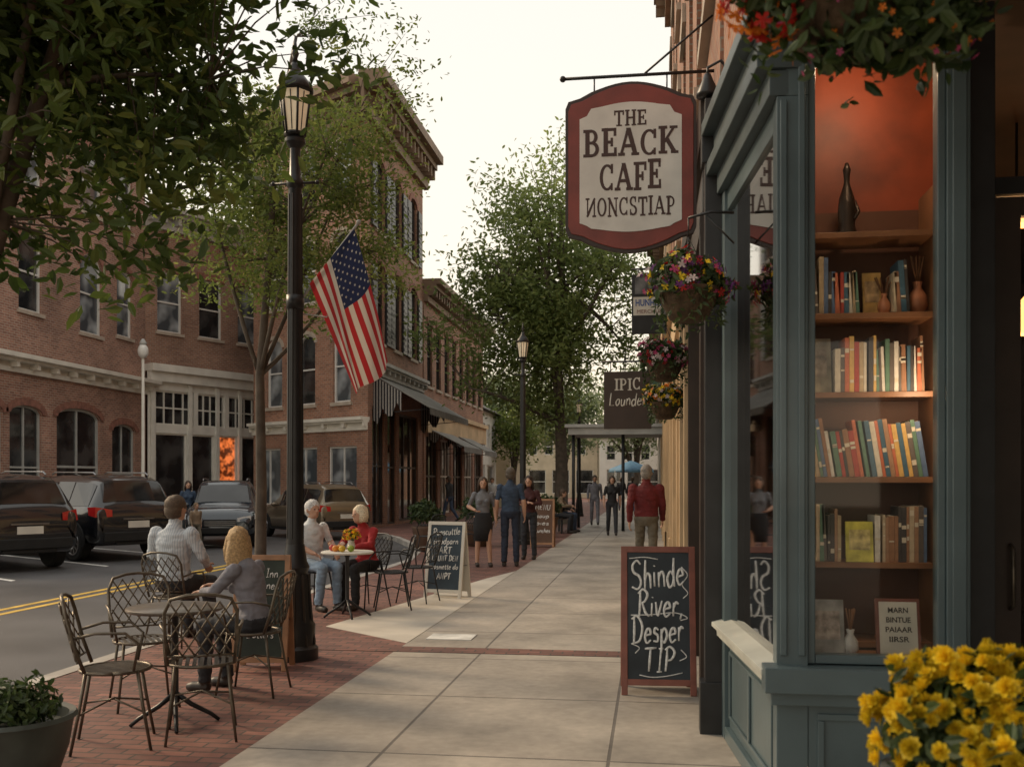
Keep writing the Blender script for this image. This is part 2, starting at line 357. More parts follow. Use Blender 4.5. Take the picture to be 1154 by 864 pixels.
# ------------------------------------------------------------------ facades
def facade(mb,L,H,ops,z0=-.2,rev=.16,m=0,Mx=None,mr=None):
    if Mx is not None: mb.M=Mx
    if mr is None: mr=m
    r=lambda a:round(a,4)
    xs=sorted(set([0,r(L)]+[r(o[0]) for o in ops]+[r(o[0]+o[2]) for o in ops])); zs=sorted(set([r(z0),r(H)]+[r(o[1]) for o in ops]+[r(o[1]+o[3]) for o in ops]))
    for i in range(len(xs)-1):
        for j in range(len(zs)-1):
            cx=(xs[i]+xs[i+1])/2;cz=(zs[j]+zs[j+1])/2
            if any(o[0]<cx<o[0]+o[2] and o[1]<cz<o[1]+o[3] for o in ops): continue
            mb.quad((xs[i],0,zs[j]),(xs[i+1],0,zs[j]),(xs[i+1],0,zs[j+1]),(xs[i],0,zs[j+1]),m)
    for o in ops:
        x,z,w,h=o[:4]
        mb.quad((x,0,z),(x,rev,z),(x,rev,z+h),(x,0,z+h),mr); mb.quad((x+w,rev,z),(x+w,0,z),(x+w,0,z+h),(x+w,rev,z+h),mr)
        mb.quad((x,0,z+h),(x,rev,z+h),(x+w,rev,z+h),(x+w,0,z+h),mr); mb.quad((x,rev,z),(x,0,z),(x+w,0,z),(x+w,rev,z),mr)
        ar=o[4] if len(o)>4 else 0
        if ar:
            N=10;rise=ar*w;top=z+h
            for sgn in(0,1):
                pts=[]
                for k in range(N//2+1):
                    t=k/(N//2); xx=t*w/2; zz=top-rise+rise*math.sqrt(max(0,1-(1-2*xx/w)**2))
                    pts.append((x+xx if sgn==0 else x+w-xx,zz))
                cx0=(x if sgn==0 else x+w,top)
                for a,b in zip(pts[:-1],pts[1:]):
                    A=(a[0],-.002,a[1]);B=(b[0],-.002,b[1]);C=(cx0[0],-.002,top)
                    mb.add([A,B,C] if sgn==1 else [C,B,A],[(0,1,2)],m)
                    mb.quad((a[0],-.002,a[1]),(b[0],-.002,b[1]),(b[0],rev-.01,b[1]),(a[0],rev-.01,a[1]),mr)
    mb.M=Matrix.Identity(4)
WC={}
def window(parent,o,Mx,nx=1,nz=2,fm=None,gm=None,sill=True,rev=.16,arch=None,name='window'):
    x,z,w,h=o[:4]; fm=fm or winw; gm=gm or gdark; ar=o[4] if len(o)>4 else 0
    key=(round(w,3),round(h,3),ar,nx,nz,fm.name,gm.name,sill)
    if key not in WC:
        a=MB(); a.quad((0,rev-.03,0),(w,rev-.03,0),(w,rev-.03,h),(0,rev-.03,h)); g=a.mesh('window_glass',gm)
        a=MB(); t=.06 if w<2 else .08; y0=rev-.09;y1=rev-.031
        a.box(.002,t,y0,y1,.002,h-.002);a.box(w-t,w-.002,y0,y1,.002,h-.002);a.box(t,w-t,y0,y1,.002,t);a.box(t,w-t,y0,y1,h-t,h-.002)
        for i in range(1,nx): a.box(w*i/nx-t*.4,w*i/nx+t*.4,y0+.01,y1-.001,t,h-t)
        for i in range(1,nz):
            a.box(t,w-t,y0+.014,y1-.002,h*i/nz-t*.45,h*i/nz+t*.45)
        if ar:
            N=12;rise=ar*w
            P=[(w/2+ (w/2-.004)*math.cos(math.pi*k/N),h-rise+(rise-.004)*math.sin(math.pi*k/N)) for k in range(N+1)]
            Q=[(w/2+ (w/2-t)*math.cos(math.pi*k/N),h-rise+(rise-t)*math.sin(math.pi*k/N)) for k in range(N+1)]
            for k in range(N): a.prismy([P[k],P[k+1],Q[k+1],Q[k]],y0-.012,y1)
        f=a.mesh('window_frame',fm)
        a=MB(); a.box(-.08,w+.08,-.07,rev-.095,-.11,-.003); s_=a.mesh('window_sill',stone)
        WC[key]=(g,f,s_)
    g,f,s_=WC[key]
    wo=put(g,name,parent,Mx@T(x,0,z)); put(f,'frame',wo)
    if sill: put(s_,'sill',wo)
    return wo
def shellbox(mb,L,D,H,m=0,mr=1,z0=-.2,sides=(1,1)):
    if sides[0]: mb.quad((0,D,z0),(0,0,z0),(0,0,H),(0,D,H),m)
    if sides[1]: mb.quad((L,0,z0),(L,D,z0),(L,D,H),(L,0,H),m)
    mb.quad((L,D,z0),(0,D,z0),(0,D,H),(L,D,H),m); mb.quad((0,0,H-.3),(L,0,H-.3),(L,D,H-.3),(0,D,H-.3),mr)
def cornice(mb,L,z,dep=.45,h=.7,m=0,dent=.5,e0=.0,e1=.0):
    mb.box(-e0,L+e1,-dep*.25,-.003,z-h,z-h*.75,m); mb.box(-e0,L+e1,-dep*.12,-.003,z-h*.748,z-h*.42,m)
    mb.box(-e0,L+e1,-dep*.7,.05,z-h*.418,z-h*.25,m); mb.box(-e0,L+e1,-dep,.08,z-h*.248,z,m)
    n=int(L/dent)
    for i in range(n+1):
        x=L*i/n; mb.box(max(x-.07,-e0),min(x+.07,L+e1),-dep*.62,-dep*.122,z-h*.74,z-h*.42,m)
I4=Matrix.Identity(4)
def arches(parent,ops,Mx,mat=stone,th=.2):
    for o in ops:
        a=MB();x,z,w,h=o[:4]; ar=o[4] if len(o)>4 else 0; a.M=Mx
        if ar:
            N=12;rise=ar*w;k=lambda r,R_,i:(x+w/2+(w/2+r)*math.cos(math.pi*i/N),z+h-rise+(rise+r)*math.sin(math.pi*i/N))
            P=[k(th,0,i) for i in range(N+1)];Q=[k(0,0,i) for i in range(N+1)]
            vs=[];
            for i in range(N+1): vs+=[(P[i][0],-.045,P[i][1]),(Q[i][0],-.045,Q[i][1]),(Q[i][0],-.004,Q[i][1]),(P[i][0],-.004,P[i][1])]
            fs=[(0,1,2,3),(4*N+3,4*N+2,4*N+1,4*N)]
            for i in range(N):
                b=4*i
                for j in range(4): fs.append((b+j,b+4+j,b+4+(j+1)%4,b+(j+1)%4))
            a.add(vs,fs)
        else: a.box(x-.12,x+w+.12,-.05,-.003,z+h+.003,z+h+.24)
        a.obj('lintel',mat,parent)
bA=thing('brick_corner_building','red brick corner building with arched shop windows and white cornice','building',(-18,23,0),math.pi/2)
LA=10.5;mb=MB()
ow=[(.9,.15,1.7,3.6,.16),(2.9,.15,1.5,3.6,.16),(5.15,.15,2.4,3.7,.13),(8.3,.1,1.5,3.4,.16)]
u2=[(1.2,6.5,1.1,2.3,.3),(3.3,6.5,1.1,2.3,.3),(6.4,6.3,1.25,2.6,.35),(8.6,6.5,1.0,2.3,.3)]
u3=[(1.2,10.2,1.1,2.0),(3.3,10.2,1.1,2.0),(6.4,10.2,1.25,2.0),(8.6,10.2,1.0,2.0)]
facade(mb,LA,13.3,ow+u2+u3); shellbox(mb,LA,12,13.3)
mb.obj('wall',[brickA,roofm],bA)
for o in ow: window(bA,o,I4,2,2,trimg,gdark,True)
for i,o in enumerate(u2+u3): window(bA,o,I4,1,2,winw,gblue if i%3!=1 else gdark)
arches(bA,ow,I4,brickl,.22);arches(bA,u2+u3,I4,brickl,.16)
mb=MB();cornice(mb,LA,5.15,.5,.5,0,.9,0,.3);mb.obj('belt_cornice',trimw,bA)
mb=MB();cornice(mb,LA,13.6,.6,.9,0,.6,0,.3);mb.obj('roof_cornice',cornd,bA)
# Building B : lower cream storefront block
bB=thing('white_storefront_building','lower brick building with pale two level storefront and transom windows','building',(-18,33.52,0),math.atan2(4.6,2.1))
LB=8.0;mb=MB();HB=5.75;HT=11.2
g=[(.35,.5,1.4,2.8),(1.95,.05,1.1,3.25),(3.25,.5,.95,2.8),(4.4,.5,1.3,2.8),(5.95,.5,1.6,2.8)]
tr=[(.35,3.6,1.7,1.25),(2.25,3.6,1.3,1.25),(3.75,3.6,1.7,1.25),(5.6,3.6,1.7,1.25)]
up=[(.5+i*1.9,7.0,1.1,2.2) for i in range(4)]
facade(mb,LB,HT,up,z0=HB); shellbox(mb,LB,9,HT); mb.obj('wall',[brickB,roofm],bB)
creamw=M('cream_storefront_paint',(.68,.66,.60),.6,var=.12,scale=2)
mb=MB();facade(mb,LB,HB,g+tr,Mx=T(0,-.12,0));
mb.box(-.05,LB,-.5,0,HB-.25,HB+.01);mb.box(-.02,LB,-.34,-.122,HB-.6,HB-.252);mb.obj('storefront',creamw,bB)
for x in (.1,1.77,3.07,4.2,5.72,7.6):
    mb=MB();mb.box(x,x+.15,-.2,-.122,0,HB-.61);mb.obj('pilaster',creamw,bB)
MB_=T(0,-.12,0)
for i,o in enumerate(g): window(bB,o,MB_,1,1,creamw,gwarm if i==2 else gdark,False)
for o in tr: window(bB,o,MB_,4,2,creamw,gdark,False)
for i,o in enumerate(up): window(bB,o,I4,1,2,winw,gblue if i%2==0 else gdark)
arches(bB,up,I4,brickl)
mb=MB();cornice(mb,LB,HT+.3,.6,.8,0,.6);mb.obj('roof_cornice',trimg,bB)
# Building D
bD=thing('tall_brick_building','three storey brick building with bracketed cornice and black shutters','building',(-9.04,31,0),math.pi/2)
LD=7.7;HD=14.0;mb=MB()
st=[(.5,.1,1.5,3.9),(2.4,.05,1.2,3.95),(4.0,.1,2.9,3.9)]
ud=[(.9,6.2,1.05,2.7,.25),(3.2,6.2,1.05,2.7,.25),(5.6,6.2,1.05,2.7,.25),(.9,9.9,1.05,2.4,.25),(3.2,9.9,1.05,2.4,.25),(5.6,9.9,1.05,2.4,.25)]
facade(mb,LD,HD,st+ud)
sv=V((-14.3-(-9.04),34.4-31,0)); FX=1.0; Ls=sv.length*FX
ang=math.atan2(-sv.y,-sv.x); PW=(-9.04+sv.x*FX,31+sv.y*FX)
Ms=(T(-9.04,31,0)@RZ(math.pi/2)).inverted()@T(PW[0],PW[1],0)@RZ(ang)
sw=[(Ls-1.75-i*1.85,4.15,.9,2.4,.35) for i in range(3)]+[(Ls-1.75-i*1.85,7.6,.9,2.2,.35) for i in range(3)]+[(Ls-1.75-i*1.85,11,.9,1.8,.2) for i in range(3)]
sg_=[(Ls-2.0-i*2.05,.7,1.45,2.0) for i in range(3)]
facade(mb,Ls,HD,sw+sg_,Mx=Ms)
pl_=Ms@V((0,0,0)); PY=pl_.y
mb.quad((LD,0,-.2),(LD,PY,-.2),(LD,PY,HD),(LD,0,HD))
mb.add([(0,0,HD-.3),(LD,0,HD-.3),(LD,PY,HD-.3),(pl_.x,PY,HD-.3)],[(0,1,2,3)],1)
mb.quad((LD,PY,-.2),(pl_.x,PY,-.2),(pl_.x,PY,HD),(LD,PY,HD))
mb.obj('wall',[brickD,roofm],bD)
for i,o in enumerate(sw): window(bD,o,Ms,1,2,winw,[gblue,gdark][i%2])
for o in sg_: window(bD,o,Ms,2,1,winw,gblue)
for o in ud: window(bD,o,I4,1,2,darkw,gdark)
for i,o in enumerate(st): window(bD,o,I4,[2,1,3][i],2,darkw,gbrown if i else gdark,False)
arches(bD,ud,I4,brickl); arches(bD,sw,Ms,stone,.12)
for o in ud:
    for xx in(o[0]-.62,o[0]+o[2]+.06):
        mb=MB();mb.box(xx,xx+.55,-.09,-.03,o[1]-.02,o[1]+o[3]-.3)
        for k in range(int((o[3]-.45)/.2)): mb.box(xx+.06,xx+.49,-.105,-.091,o[1]+.1+k*.2,o[1]+.2+k*.2)
        mb.obj('shutter',black,bD)
mb=MB();cornice(mb,LD,HD+.45,.8,1.3,0,.55,.8,.2);mb.M=Ms;cornice(mb,Ls,HD+.45,.8,1.3,0,.55,0,.0);mb.obj('roof_cornice',cornd,bD)
mb=MB();cornice(mb,LD,5.5,.3,.45,0,.7,0.2,0);mb.obj('shopfront_cornice',trimg,bD)
mb=MB();mb.M=Ms;cornice(mb,Ls,3.62,.3,.42,0,.9);mb.obj('belt_cornice',trimw,bD)
# Building E
bE=thing('long_brick_building','long two storey brick building with dark sash windows and shops','building',(-9.0,38.72,0),math.pi/2)
LE=14;HE=9.3;mb=MB()
ue=[(.6+i*1.7,5.4,.95,2.5) for i in range(8)]; se=[(.4+i*2.75,.15,2.2,3.2) for i in range(5)]
facade(mb,LE,HE,ue+se);shellbox(mb,LE,5.2,HE,sides=(1,1));mb.obj('wall',[brickD,roofm],bE)
for o in ue: window(bE,o,I4,1,2,darkw,gdark)
for i,o in enumerate(se): window(bE,o,I4,3,2,trimw if i%2 else darkw,gbrown,False)
arches(bE,ue,I4,brickl)
mb=MB();cornice(mb,LE,HE+.3,.7,.9,0,.5);mb.obj('roof_cornice',cornd,bE)
mb=MB();mb.box(.0,LE,-.18,-.003,3.5,4.3);mb.box(0,LE,-.3,-.003,4.31,4.5);mb.obj('sign_fascia',beige,bE)
def stripemat(d):
    m,n,l,b=base('awning_stripes'); tc=n.new('ShaderNodeTexCoord'); w=n.new('ShaderNodeTexWave'); w.inputs['Scale'].default_value=3.2; w.bands_direction=d
    l.new(tc.outputs['Object'],w.inputs['Vector']); r=n.new('ShaderNodeValToRGB'); r.color_ramp.interpolation='CONSTANT'
    r.color_ramp.elements[0].color=(.018,.018,.02,1); r.color_ramp.elements[1].position=.7; r.color_ramp.elements[1].color=(.34,.32,.30,1)
    l.new(w.outputs['Fac'],r.inputs['Fac']); l.new(r.outputs['Color'],b.inputs['Base Color']); b.inputs['Roughness'].default_value=.85; return m
stripey=stripemat('Y'); canvas=M('awning_canvas',(.19,.185,.17),.85,var=.2,scale=3)
def awning(loc,rz,L,proj,z1,z0,label,group,drop=.9):
    t=thing('awning',label,'awning',loc,rz,group)
    mb=MB()
    mb.add([(0,-.01,z1),(L,-.01,z1),(L,-proj,z0),(0,-proj,z0),(0,-.01,z1-.03),(L,-.01,z1-.03),(L,-proj,z0-.03),(0,-proj,z0-.03)],[(3,2,1,0),(4,5,6,7),(0,1,5,4),(2,3,7,6),(0,4,7,3),(1,2,6,5)])
    mb.obj('canopy',canvas,t)
    mb=MB();n=int(L/.3)
    for i in range(n):
        x0=L*i/n;x1=L*(i+1)/n; mb.add([(x0,-proj-.01,z0-.03),(x1,-proj-.01,z0-.03),(x1,-proj-.01,z0-.2),((x0+x1)/2,-proj-.01,z0-.26),(x0,-proj-.01,z0-.2)],[(0,4,3,2,1)])
    mb.obj('valance',canvas,t)
    for xx in(0,L):
        mb=MB();n=6;W=proj*.5
        Q=[(xx,-.01-W*i/n,z1-drop*(1.5+.25*math.sin(i*2.2))+.4*drop*i/n) for i in range(n+1)]
        topl=[(xx,-.01-W*i/n,z1-.05-(z1-z0)*(W*i/n)/proj) for i in range(n+1)][::-1]
        mb.add(Q+topl,[tuple(range(2*n+2))]);mb.obj('side_drape',stripey,t)
    for xx in(.06,L-.06):
        mb=MB();mb.tube([(xx,-.01,z0-.2),(xx,-proj,z0-.05)],.015,6);mb.obj('bracket',black,t)
    return t
ag='grey awnings over the shops'
awning((-9.05,31.6,0),math.pi/2,6.8,1.9,5.05,3.95,'long grey canvas shop awning with striped side drape',ag,1.0)
awning((-9.2,39.4,0),math.pi/2,4.2,1.7,3.8,2.95,'grey canvas awning with striped drape on brick shop',ag,.5)
awning((-9.2,45.0,0),math.pi/2,3.6,1.6,3.8,2.95,'grey canvas awning with striped drape on brick shop',ag,.5)
def simple(name,label,loc,rz,L,D,H,ops,mat,gable=None,fm=winw):
    t=thing(name,label,'building',loc,rz);mb=MB();facade(mb,L,H,ops)
    shellbox(mb,L,D,H+.3 if gable else H)
    mb.obj('wall',[mat,roofm],t)
    for o in ops: window(t,o,I4,1,2,fm,gdark,False)
    mb=MB()
    if gable:
        mb.add([(-.3,-.4,H),(L+.3,-.4,H),(L+.3,D+.4,H),(-.3,D+.4,H),(-.3,D/2,H+gable),(L+.3,D/2,H+gable)],[(0,1,5,4),(2,3,4,5),(0,4,3),(1,2,5),(3,2,1,0)]);mb.obj('roof',roofm,t)
    else: cornice(mb,L,H+.25,.4,.6,0,.7);mb.obj('roof_cornice',trimg,t)
    return t
whites=M('white_siding',(.66,.65,.60),.7,var=.12,scale=1)
tan=M('tan_plaster',(.50,.42,.31),.8,var=.15,scale=1)
simple('white_wooden_house','white clapboard shop house with dark gabled roof',(-9.6,54,0),math.pi/2,7,7,5.6,[(.6+i*1.6,3.4,.8,1.5) for i in range(4)]+[(.5,.3,2.4,2.2),(3.6,.3,2.6,2.2)],whites,2.2)
simple('grey_wooden_house','pale grey two storey house with gabled roof',(-9.0,63,0),math.pi/2,8,7,5.0,[(.6+i*1.6,3.1,.8,1.3) for i in range(4)]+[(.5,.3,2.4,2.0)],tan,2.0)
simple('far_tan_building','tan two storey building closing the street',(-12,92,0),0,7,6,6.5,[(.6+i*1.5,4,.8,1.5) for i in range(4)]+[(.6+i*2.2,.4,1.6,2.2) for i in range(3)],tan)
simple('far_pale_building','pale low building at the end of street',(-4.6,88,0),0,6,6,5.4,[(.6+i*1.5,3.4,.8,1.3) for i in range(3)]+[(.6+i*1.8,.4,1.3,2.2) for i in range(3)],whites,1.8)
simple('far_brick_building','brown brick two storey building at the far crossing',(2,80,0),0,9,8,7.5,[(.6+i*1.8,4.3,1,1.8) for i in range(4)],brickB)
# ------------------------------------------------------------------ RIGHT side buildings
def rfac(name,label,Y0,Y1,X,H,lower,upperm,nwin,lm,shopz=3.4,zsplit=4.3,floors=2,gm=gdark,pil=True):
    L=Y1-Y0; t=thing(name,label,'building',(X,Y1,0),-math.pi/2); mb=MB()
    n=max(1,int(L/2.6)); sh=[(.35+i*L/n,.45,L/n-.7,shopz-.6) for i in range(n)]
    facade(mb,L,zsplit,sh,z0=-.1); mb.obj('shopfront_wall',lm,t)
    for o in sh: window(t,o,I4,2,2,darkw,gm,False)
    mb=MB(); ops=[]
    for f in range(floors):
        for i in range(nwin): ops.append((L*(i+.5)/nwin-.5,zsplit+.9+f*3.4,1.0,2.1))
    facade(mb,L,H,ops,z0=zsplit); shellbox(mb,L,9,H,z0=-.1); mb.obj('wall',[upperm,roofm],t)
    for o in ops: window(t,o,I4,1,2,darkw,gdark)
    arches(t,ops,I4)
    mb=MB();cornice(mb,L,H+.3,.55,.9,0,.5);mb.obj('roof_cornice',cornd,t)
    mb=MB();mb.box(0,L,-.26,-.003,zsplit-.25,zsplit+.02);mb.box(0,L,-.12,-.003,zsplit-.8,zsplit-.252);mb.obj('sign_fascia',lower,t)
    if pil:
        for i in range(n+1):
            mb=MB();x=L*i/n; mb.box(max(0,x-.17),min(L,x+.17),-.07,-.003,0,zsplit-.81); mb.box(max(0,x-.2),min(L,x+.2),-.1,-.003,0,.4)
            mb.obj('pilaster',lower,t)
    return t
rfac('brick_shop_building','orange brick building with beige pilastered shopfront',12.2,23,.42,12.5,beige,brickR,5,beige)
rfac('beige_shop_building','beige stucco shop building with dark shop windows',23.02,36,.36,9.5,beige,beige,6,beige,floors=1)
rfac('distant_shop_building','brown brick shop building farther down the street',40,62,.4,8.5,trimg,brickB,6,tan,floors=1)
tD=thing('dark_shop_building','brick building with glossy black wooden shopfront','building',(.42,12.18,0),-math.pi/2)
mb=MB();L=12.18-6.35; sh=[(.3,.55,1.4,2.7),(1.95,.05,1.0,3.2),(3.2,.55,1.9,2.7)]
facade(mb,L,4.0,sh,z0=-.1);mb.box(0,L,-.12,-.003,3.7,4.0);mb.box(0,L,-.08,-.003,3.35,3.697)
mb.obj('shopfront',darkw,tD)
for x in(.0,1.72,3.0,5.2):
    mb=MB();mb.box(x,x+.2,-.1,-.003,0,3.347);mb.obj('pilaster',beige if x<2 else darkw,tD)
for o in sh: window(tD,o,I4,1,2,black,gbrown,False)
mb=MB();ops=[(.6,4.9,1.0,2.2),(2.5,4.9,1.0,2.2),(4.3,4.9,1.0,2.2),(.6,8.5,1.0,2.2),(2.5,8.5,1.0,2.2),(4.3,8.5,1.0,2.2)]
facade(mb,L,13,ops,z0=4.0);shellbox(mb,L,9,13,z0=3.9);mb.obj('wall',[brickR,roofm],tD)
for o in ops: window(tD,o,I4,1,2,darkw,gdark)
arches(tD,ops,I4)
for yy in(1.2,4.6):
    mb=MB();mb.box(yy-.8,yy+.8,-.55,-.004,8.15,8.2)
    for k in range(9): mb.box(yy-.8+k*.195,yy-.78+k*.195,-.55,-.53,8.2,9.0)
    mb.box(yy-.8,yy+.8,-.56,-.53,9.0,9.04)
    mb.obj('balcony',black,tD)
# ---- bookshop
cafe=thing('bookshop_building','grey teal painted bookshop front with angled bay display window','building')
C0=V((.556,4.65));C1=V((.42,6.2));bd=(C1-C0);bl=bd.length;ba=math.atan2(-bd.y,-bd.x)
MBAY=T(C1.x,C1.y,0)@RZ(ba)
mb=MB();mb.M=MBAY
mb.box(0,.09,0,.12,0,3.3);mb.box(.111,bl-.09,.0,.1,.0,.08);mb.box(.111,bl-.09,.03,.1,.081,.60)
mb.box(.091,bl-.08,.02,.09,3.18,3.3)
mb.box(.16,.18,.015,.029,.14,.54);mb.box(.18,bl-.2,.015,.029,.14,.16);mb.box(.18,bl-.2,.015,.029,.52,.54);mb.box(bl-.2,bl-.18,.015,.029,.14,.54);mb.box(bl/2-.02,bl/2+.02,.015,.029,.161,.519)
mb.M=I4
ZT=3.70
mb.box(.56,.70,4.655,4.79,0,3.3);mb.box(.60,.70,4.655,4.79,3.301,ZT)
mb.box(.575,.605,4.64,4.654,.76,3.28);mb.box(.655,.685,4.64,4.654,.76,ZT)
mb.box(1.30,1.40,4.66,4.79,0,ZT);mb.box(1.32,1.38,4.645,4.659,.76,ZT)
mb.box(.701,1.299,4.66,4.74,.0,.56)
mb.box(.74,1.26,4.645,4.659,.12,.15);mb.box(.74,1.26,4.645,4.659,.47,.50);mb.box(.74,.77,4.645,4.659,.151,.469);mb.box(1.23,1.26,4.645,4.659,.151,.469)
mb.box(.701,.735,4.68,4.76,.72,ZT);mb.box(1.265,1.299,4.68,4.76,.72,ZT);mb.box(.736,1.264,4.68,4.76,.721,.76);mb.box(.736,1.264,4.68,4.76,ZT-.06,ZT)
mb.obj('window_post_frame',teal,cafe,bevel=.004)
sillp=M('sill_paint',(.40,.41,.37),.45,var=.3,scale=2)
mb=MB();mb.M=MBAY
mb.add([(-.02,-.06,.665),(bl-.03,-.06,.665),(bl-.03,-.06,.69),(-.02,-.06,.69),(-.02,.09,.665),(bl-.03,.09,.665),(bl-.03,.06,.725),(-.02,.06,.725)],[(0,1,2,3),(3,2,6,7),(5,4,7,6),(4,0,3,7),(1,5,6,2),(4,5,1,0)])
mb.box(-.01,bl-.03,-.03,.09,.61,.662);mb.obj('sill',sillp,cafe,bevel=.003)
mb=MB();mb.box(.50,1.42,4.57,4.72,.60,.715);mb.box(.53,1.41,4.61,4.70,.54,.598);mb.obj('sill',teal,cafe,bevel=.005)
mb=MB();mb.M=MBAY;mb.box(0,bl+.0,-.03,.12,3.302,3.42);mb.box(-.03,bl+.02,-.09,.12,3.422,3.5);mb.box(0,bl+.0,-.05,.12,3.502,3.66);mb.box(-.03,bl+.03,-.12,.12,3.662,3.74)
mb.obj('entablature',teald,cafe,bevel=.005)
mb=MB();mb.M=MBAY;mb.quad((.09,.04,.72),(bl-.08,.04,.72),(bl-.08,.04,3.2),(.09,.04,3.2));mb.obj('display_window',clears,cafe)
mb=MB();mb.quad((.735,4.72,.76),(1.265,4.72,.76),(1.265,4.72,ZT-.06),(.735,4.72,ZT-.06));mb.obj('display_window',clear,cafe)
mb=MB();mb.box(.6,6,4.80,11.9,.02,.1);mb.obj('floor',darkw,cafe)
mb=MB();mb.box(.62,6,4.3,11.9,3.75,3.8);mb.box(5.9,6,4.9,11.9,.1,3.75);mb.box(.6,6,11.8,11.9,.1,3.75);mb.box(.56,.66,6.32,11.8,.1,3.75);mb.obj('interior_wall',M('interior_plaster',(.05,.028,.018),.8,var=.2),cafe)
mb=MB();mb.box(1.41,1.52,4.72,4.95,0,ZT);mb.box(1.521,1.6,4.96,5.05,.05,ZT);mb.box(2.5,2.62,4.9,5.05,.0,ZT);mb.box(1.601,2.499,4.96,5.05,2.9,2.98);mb.box(2.62,6,4.9,5.0,0,ZT);mb.box(2.7,2.8,-3,4.9,0,ZT);mb.obj('door_frame',black,cafe)
mb=MB();mb.box(1.605,1.72,4.98,5.03,.06,2.89);mb.box(2.38,2.495,4.98,5.03,.06,2.89);mb.box(1.721,2.379,4.98,5.03,.06,.4);mb.box(1.721,2.379,4.98,5.03,2.8,2.89);d=mb.obj('door',darkw,cafe)
mb=MB();mb.quad((1.72,5.0,.4),(2.38,5.0,.4),(2.38,5.0,2.8),(1.72,5.0,2.8));mb.obj('door_glass',clear,d)
mb=MB();mb.tube([(1.67,4.97,.95),(1.67,4.93,.97),(1.67,4.93,1.23),(1.67,4.97,1.25)],.01,8);mb.obj('handle',bronze,d)
mb=MB();facade(mb,13.2,12.8,[(1+i*2.2,5,1,2.2) for i in range(5)],z0=3.76,Mx=T(.44,6.3,0)@RZ(-math.pi/2))
mb.quad((.44,6.3,3.76),(6,6.3,3.76),(6,-6.9,3.76),(.44,-6.9,3.76));mb.quad((.44,-6.9,3.76),(6,-6.9,3.76),(6,-6.9,12.8),(.44,-6.9,12.8));mb.quad((6,-6.9,12.8),(6,6.3,12.8),(.44,6.3,12.8),(.44,-6.9,12.8))
mb.obj('wall',brickR,cafe)
for i in range(5): window(cafe,(1+i*2.2,5,1,2.2),T(.44,6.3,0)@RZ(-math.pi/2),1,2,darkw,gdark)
mb=MB();mb.box(.32,.56,6.215,6.345,-.02,3.9);mb.box(.29,.56,6.205,6.355,-.02,.32);mb.box(.30,.56,6.207,6.353,3.5,3.72);mb.obj('pilaster',black,cafe,bevel=.006)
# bookcase
bc=thing('bookcase','dark wood bookcase filled with books behind window','bookcase',(0,0,0))
SH=[.76,1.15,1.57,1.99,2.38,2.78]
for xx in(.66,1.36):
    mb=MB();mb.box(xx,xx+.03,5.1,5.38,.1,3.0);mb.obj('side_panel',wood,bc,bevel=.002)
for z in SH:
    mb=MB();mb.box(.6905,1.3595,5.1,5.36,z-.028,z);mb.obj('shelf',wood,bc,bevel=.002)
mb=MB();mb.box(.66,1.39,5.385,5.41,.1,2.95);mb.obj('back_panel',M('back_wood',(.10,.035,.015),.6),bc)
mb=MB();mb.box(.64,1.5,5.42,5.45,.1,3.72);tag(mb.obj('orange_wall_panel',orangew),'dim red orange painted panel above the bookcase','panel')
mb=MB();mb.box(.705,1.29,4.78,5.09,.60,.72);tag(mb.obj('display_plinth',wood),'wooden display ledge inside the shop window','shelf')
bcol=[(.38,.05,.035),(.05,.12,.18),(.58,.53,.44),(.55,.47,.34),(.10,.20,.14),(.60,.38,.12),(.12,.10,.09),(.30,.15,.08),(.50,.14,.07),(.64,.61,.56),(.10,.16,.28),(.42,.32,.20),(.05,.045,.045),(.50,.40,.28),(.35,.2,.12)]
bm=[M('book_cloth',c,.6,var=.2,scale=30) for c in bcol]; pages=M('book_pages',(.62,.56,.45),.8)
rb=random.Random(5)
def book(x,z,w,h,dp,mt,lean=0,y=5.125):
    mb=MB();mb.box(0,w,0,dp,0,h,0);mb.box(.003,w-.003,.008,dp+.001,h+.0005,h+.001,1)
    for k in range(rb.randint(0,2)):
        zz=h*rb.uniform(.15,.85);mb.box(.001,w-.001,-.0015,-.0005,zz,zz+h*rb.uniform(.02,.1),1)
    o=mb.obj('book',[mt,pages],None,M=T(x,y,z)@RY(lean),uv=False);tag(o,'hardback book standing on the shelf','book','books on the window bookcase shelves')
for si,z in enumerate(SH[1:5]):
    segs=[[(.70,.94),(1.09,1.34)],[(.70,1.34)],[(.90,1.34)],[(.70,1.03),(1.18,1.26)]][si]
    ln=rad([-3,-9,-2,-4][si]);hr=[(.22,.29),(.22,.3),(.21,.28),(.20,.28)][si];h=rb.uniform(*hr)
    for a0,a1 in segs:
        x=a0+(.03 if ln<rad(-5) else 0)
        while x<a1-.015:
            w=rb.uniform(.012,.026)
            if rb.random()<.45: h=rb.uniform(*hr)
            if rb.random()<.05: x+=.01
            book(x,z+.001,w,h*rb.uniform(.97,1.03),.17,rb.choice(bm),ln if si==1 else (ln if rb.random()<.2 else 0)); x+=(w+.0012)/math.cos(ln)
def cover(x,z,w,h,col,label,y=5.12,lean=-8,nm='book'):
    o=MB();o.box(0,w,0,.02,0,h,0);o.box(w*.12,w*.88,-.002,-.0005,h*.3,h*.8,1);ob=o.obj(nm,[M('cover',col,.5,var=.5,scale=12),M('cover_art',(col[0]*.5+.2,col[1]*.5+.15,col[2]*.6+.1),.5,var=.6,scale=25)],None,M=T(x,y,z)@RX(rad(lean)),uv=False)
    return tag(ob,label,'book' if nm=='book' else 'picture')
cover(.71,1.992,.18,.28,(.30,.26,.18),'large picture book displayed face out',5.16)
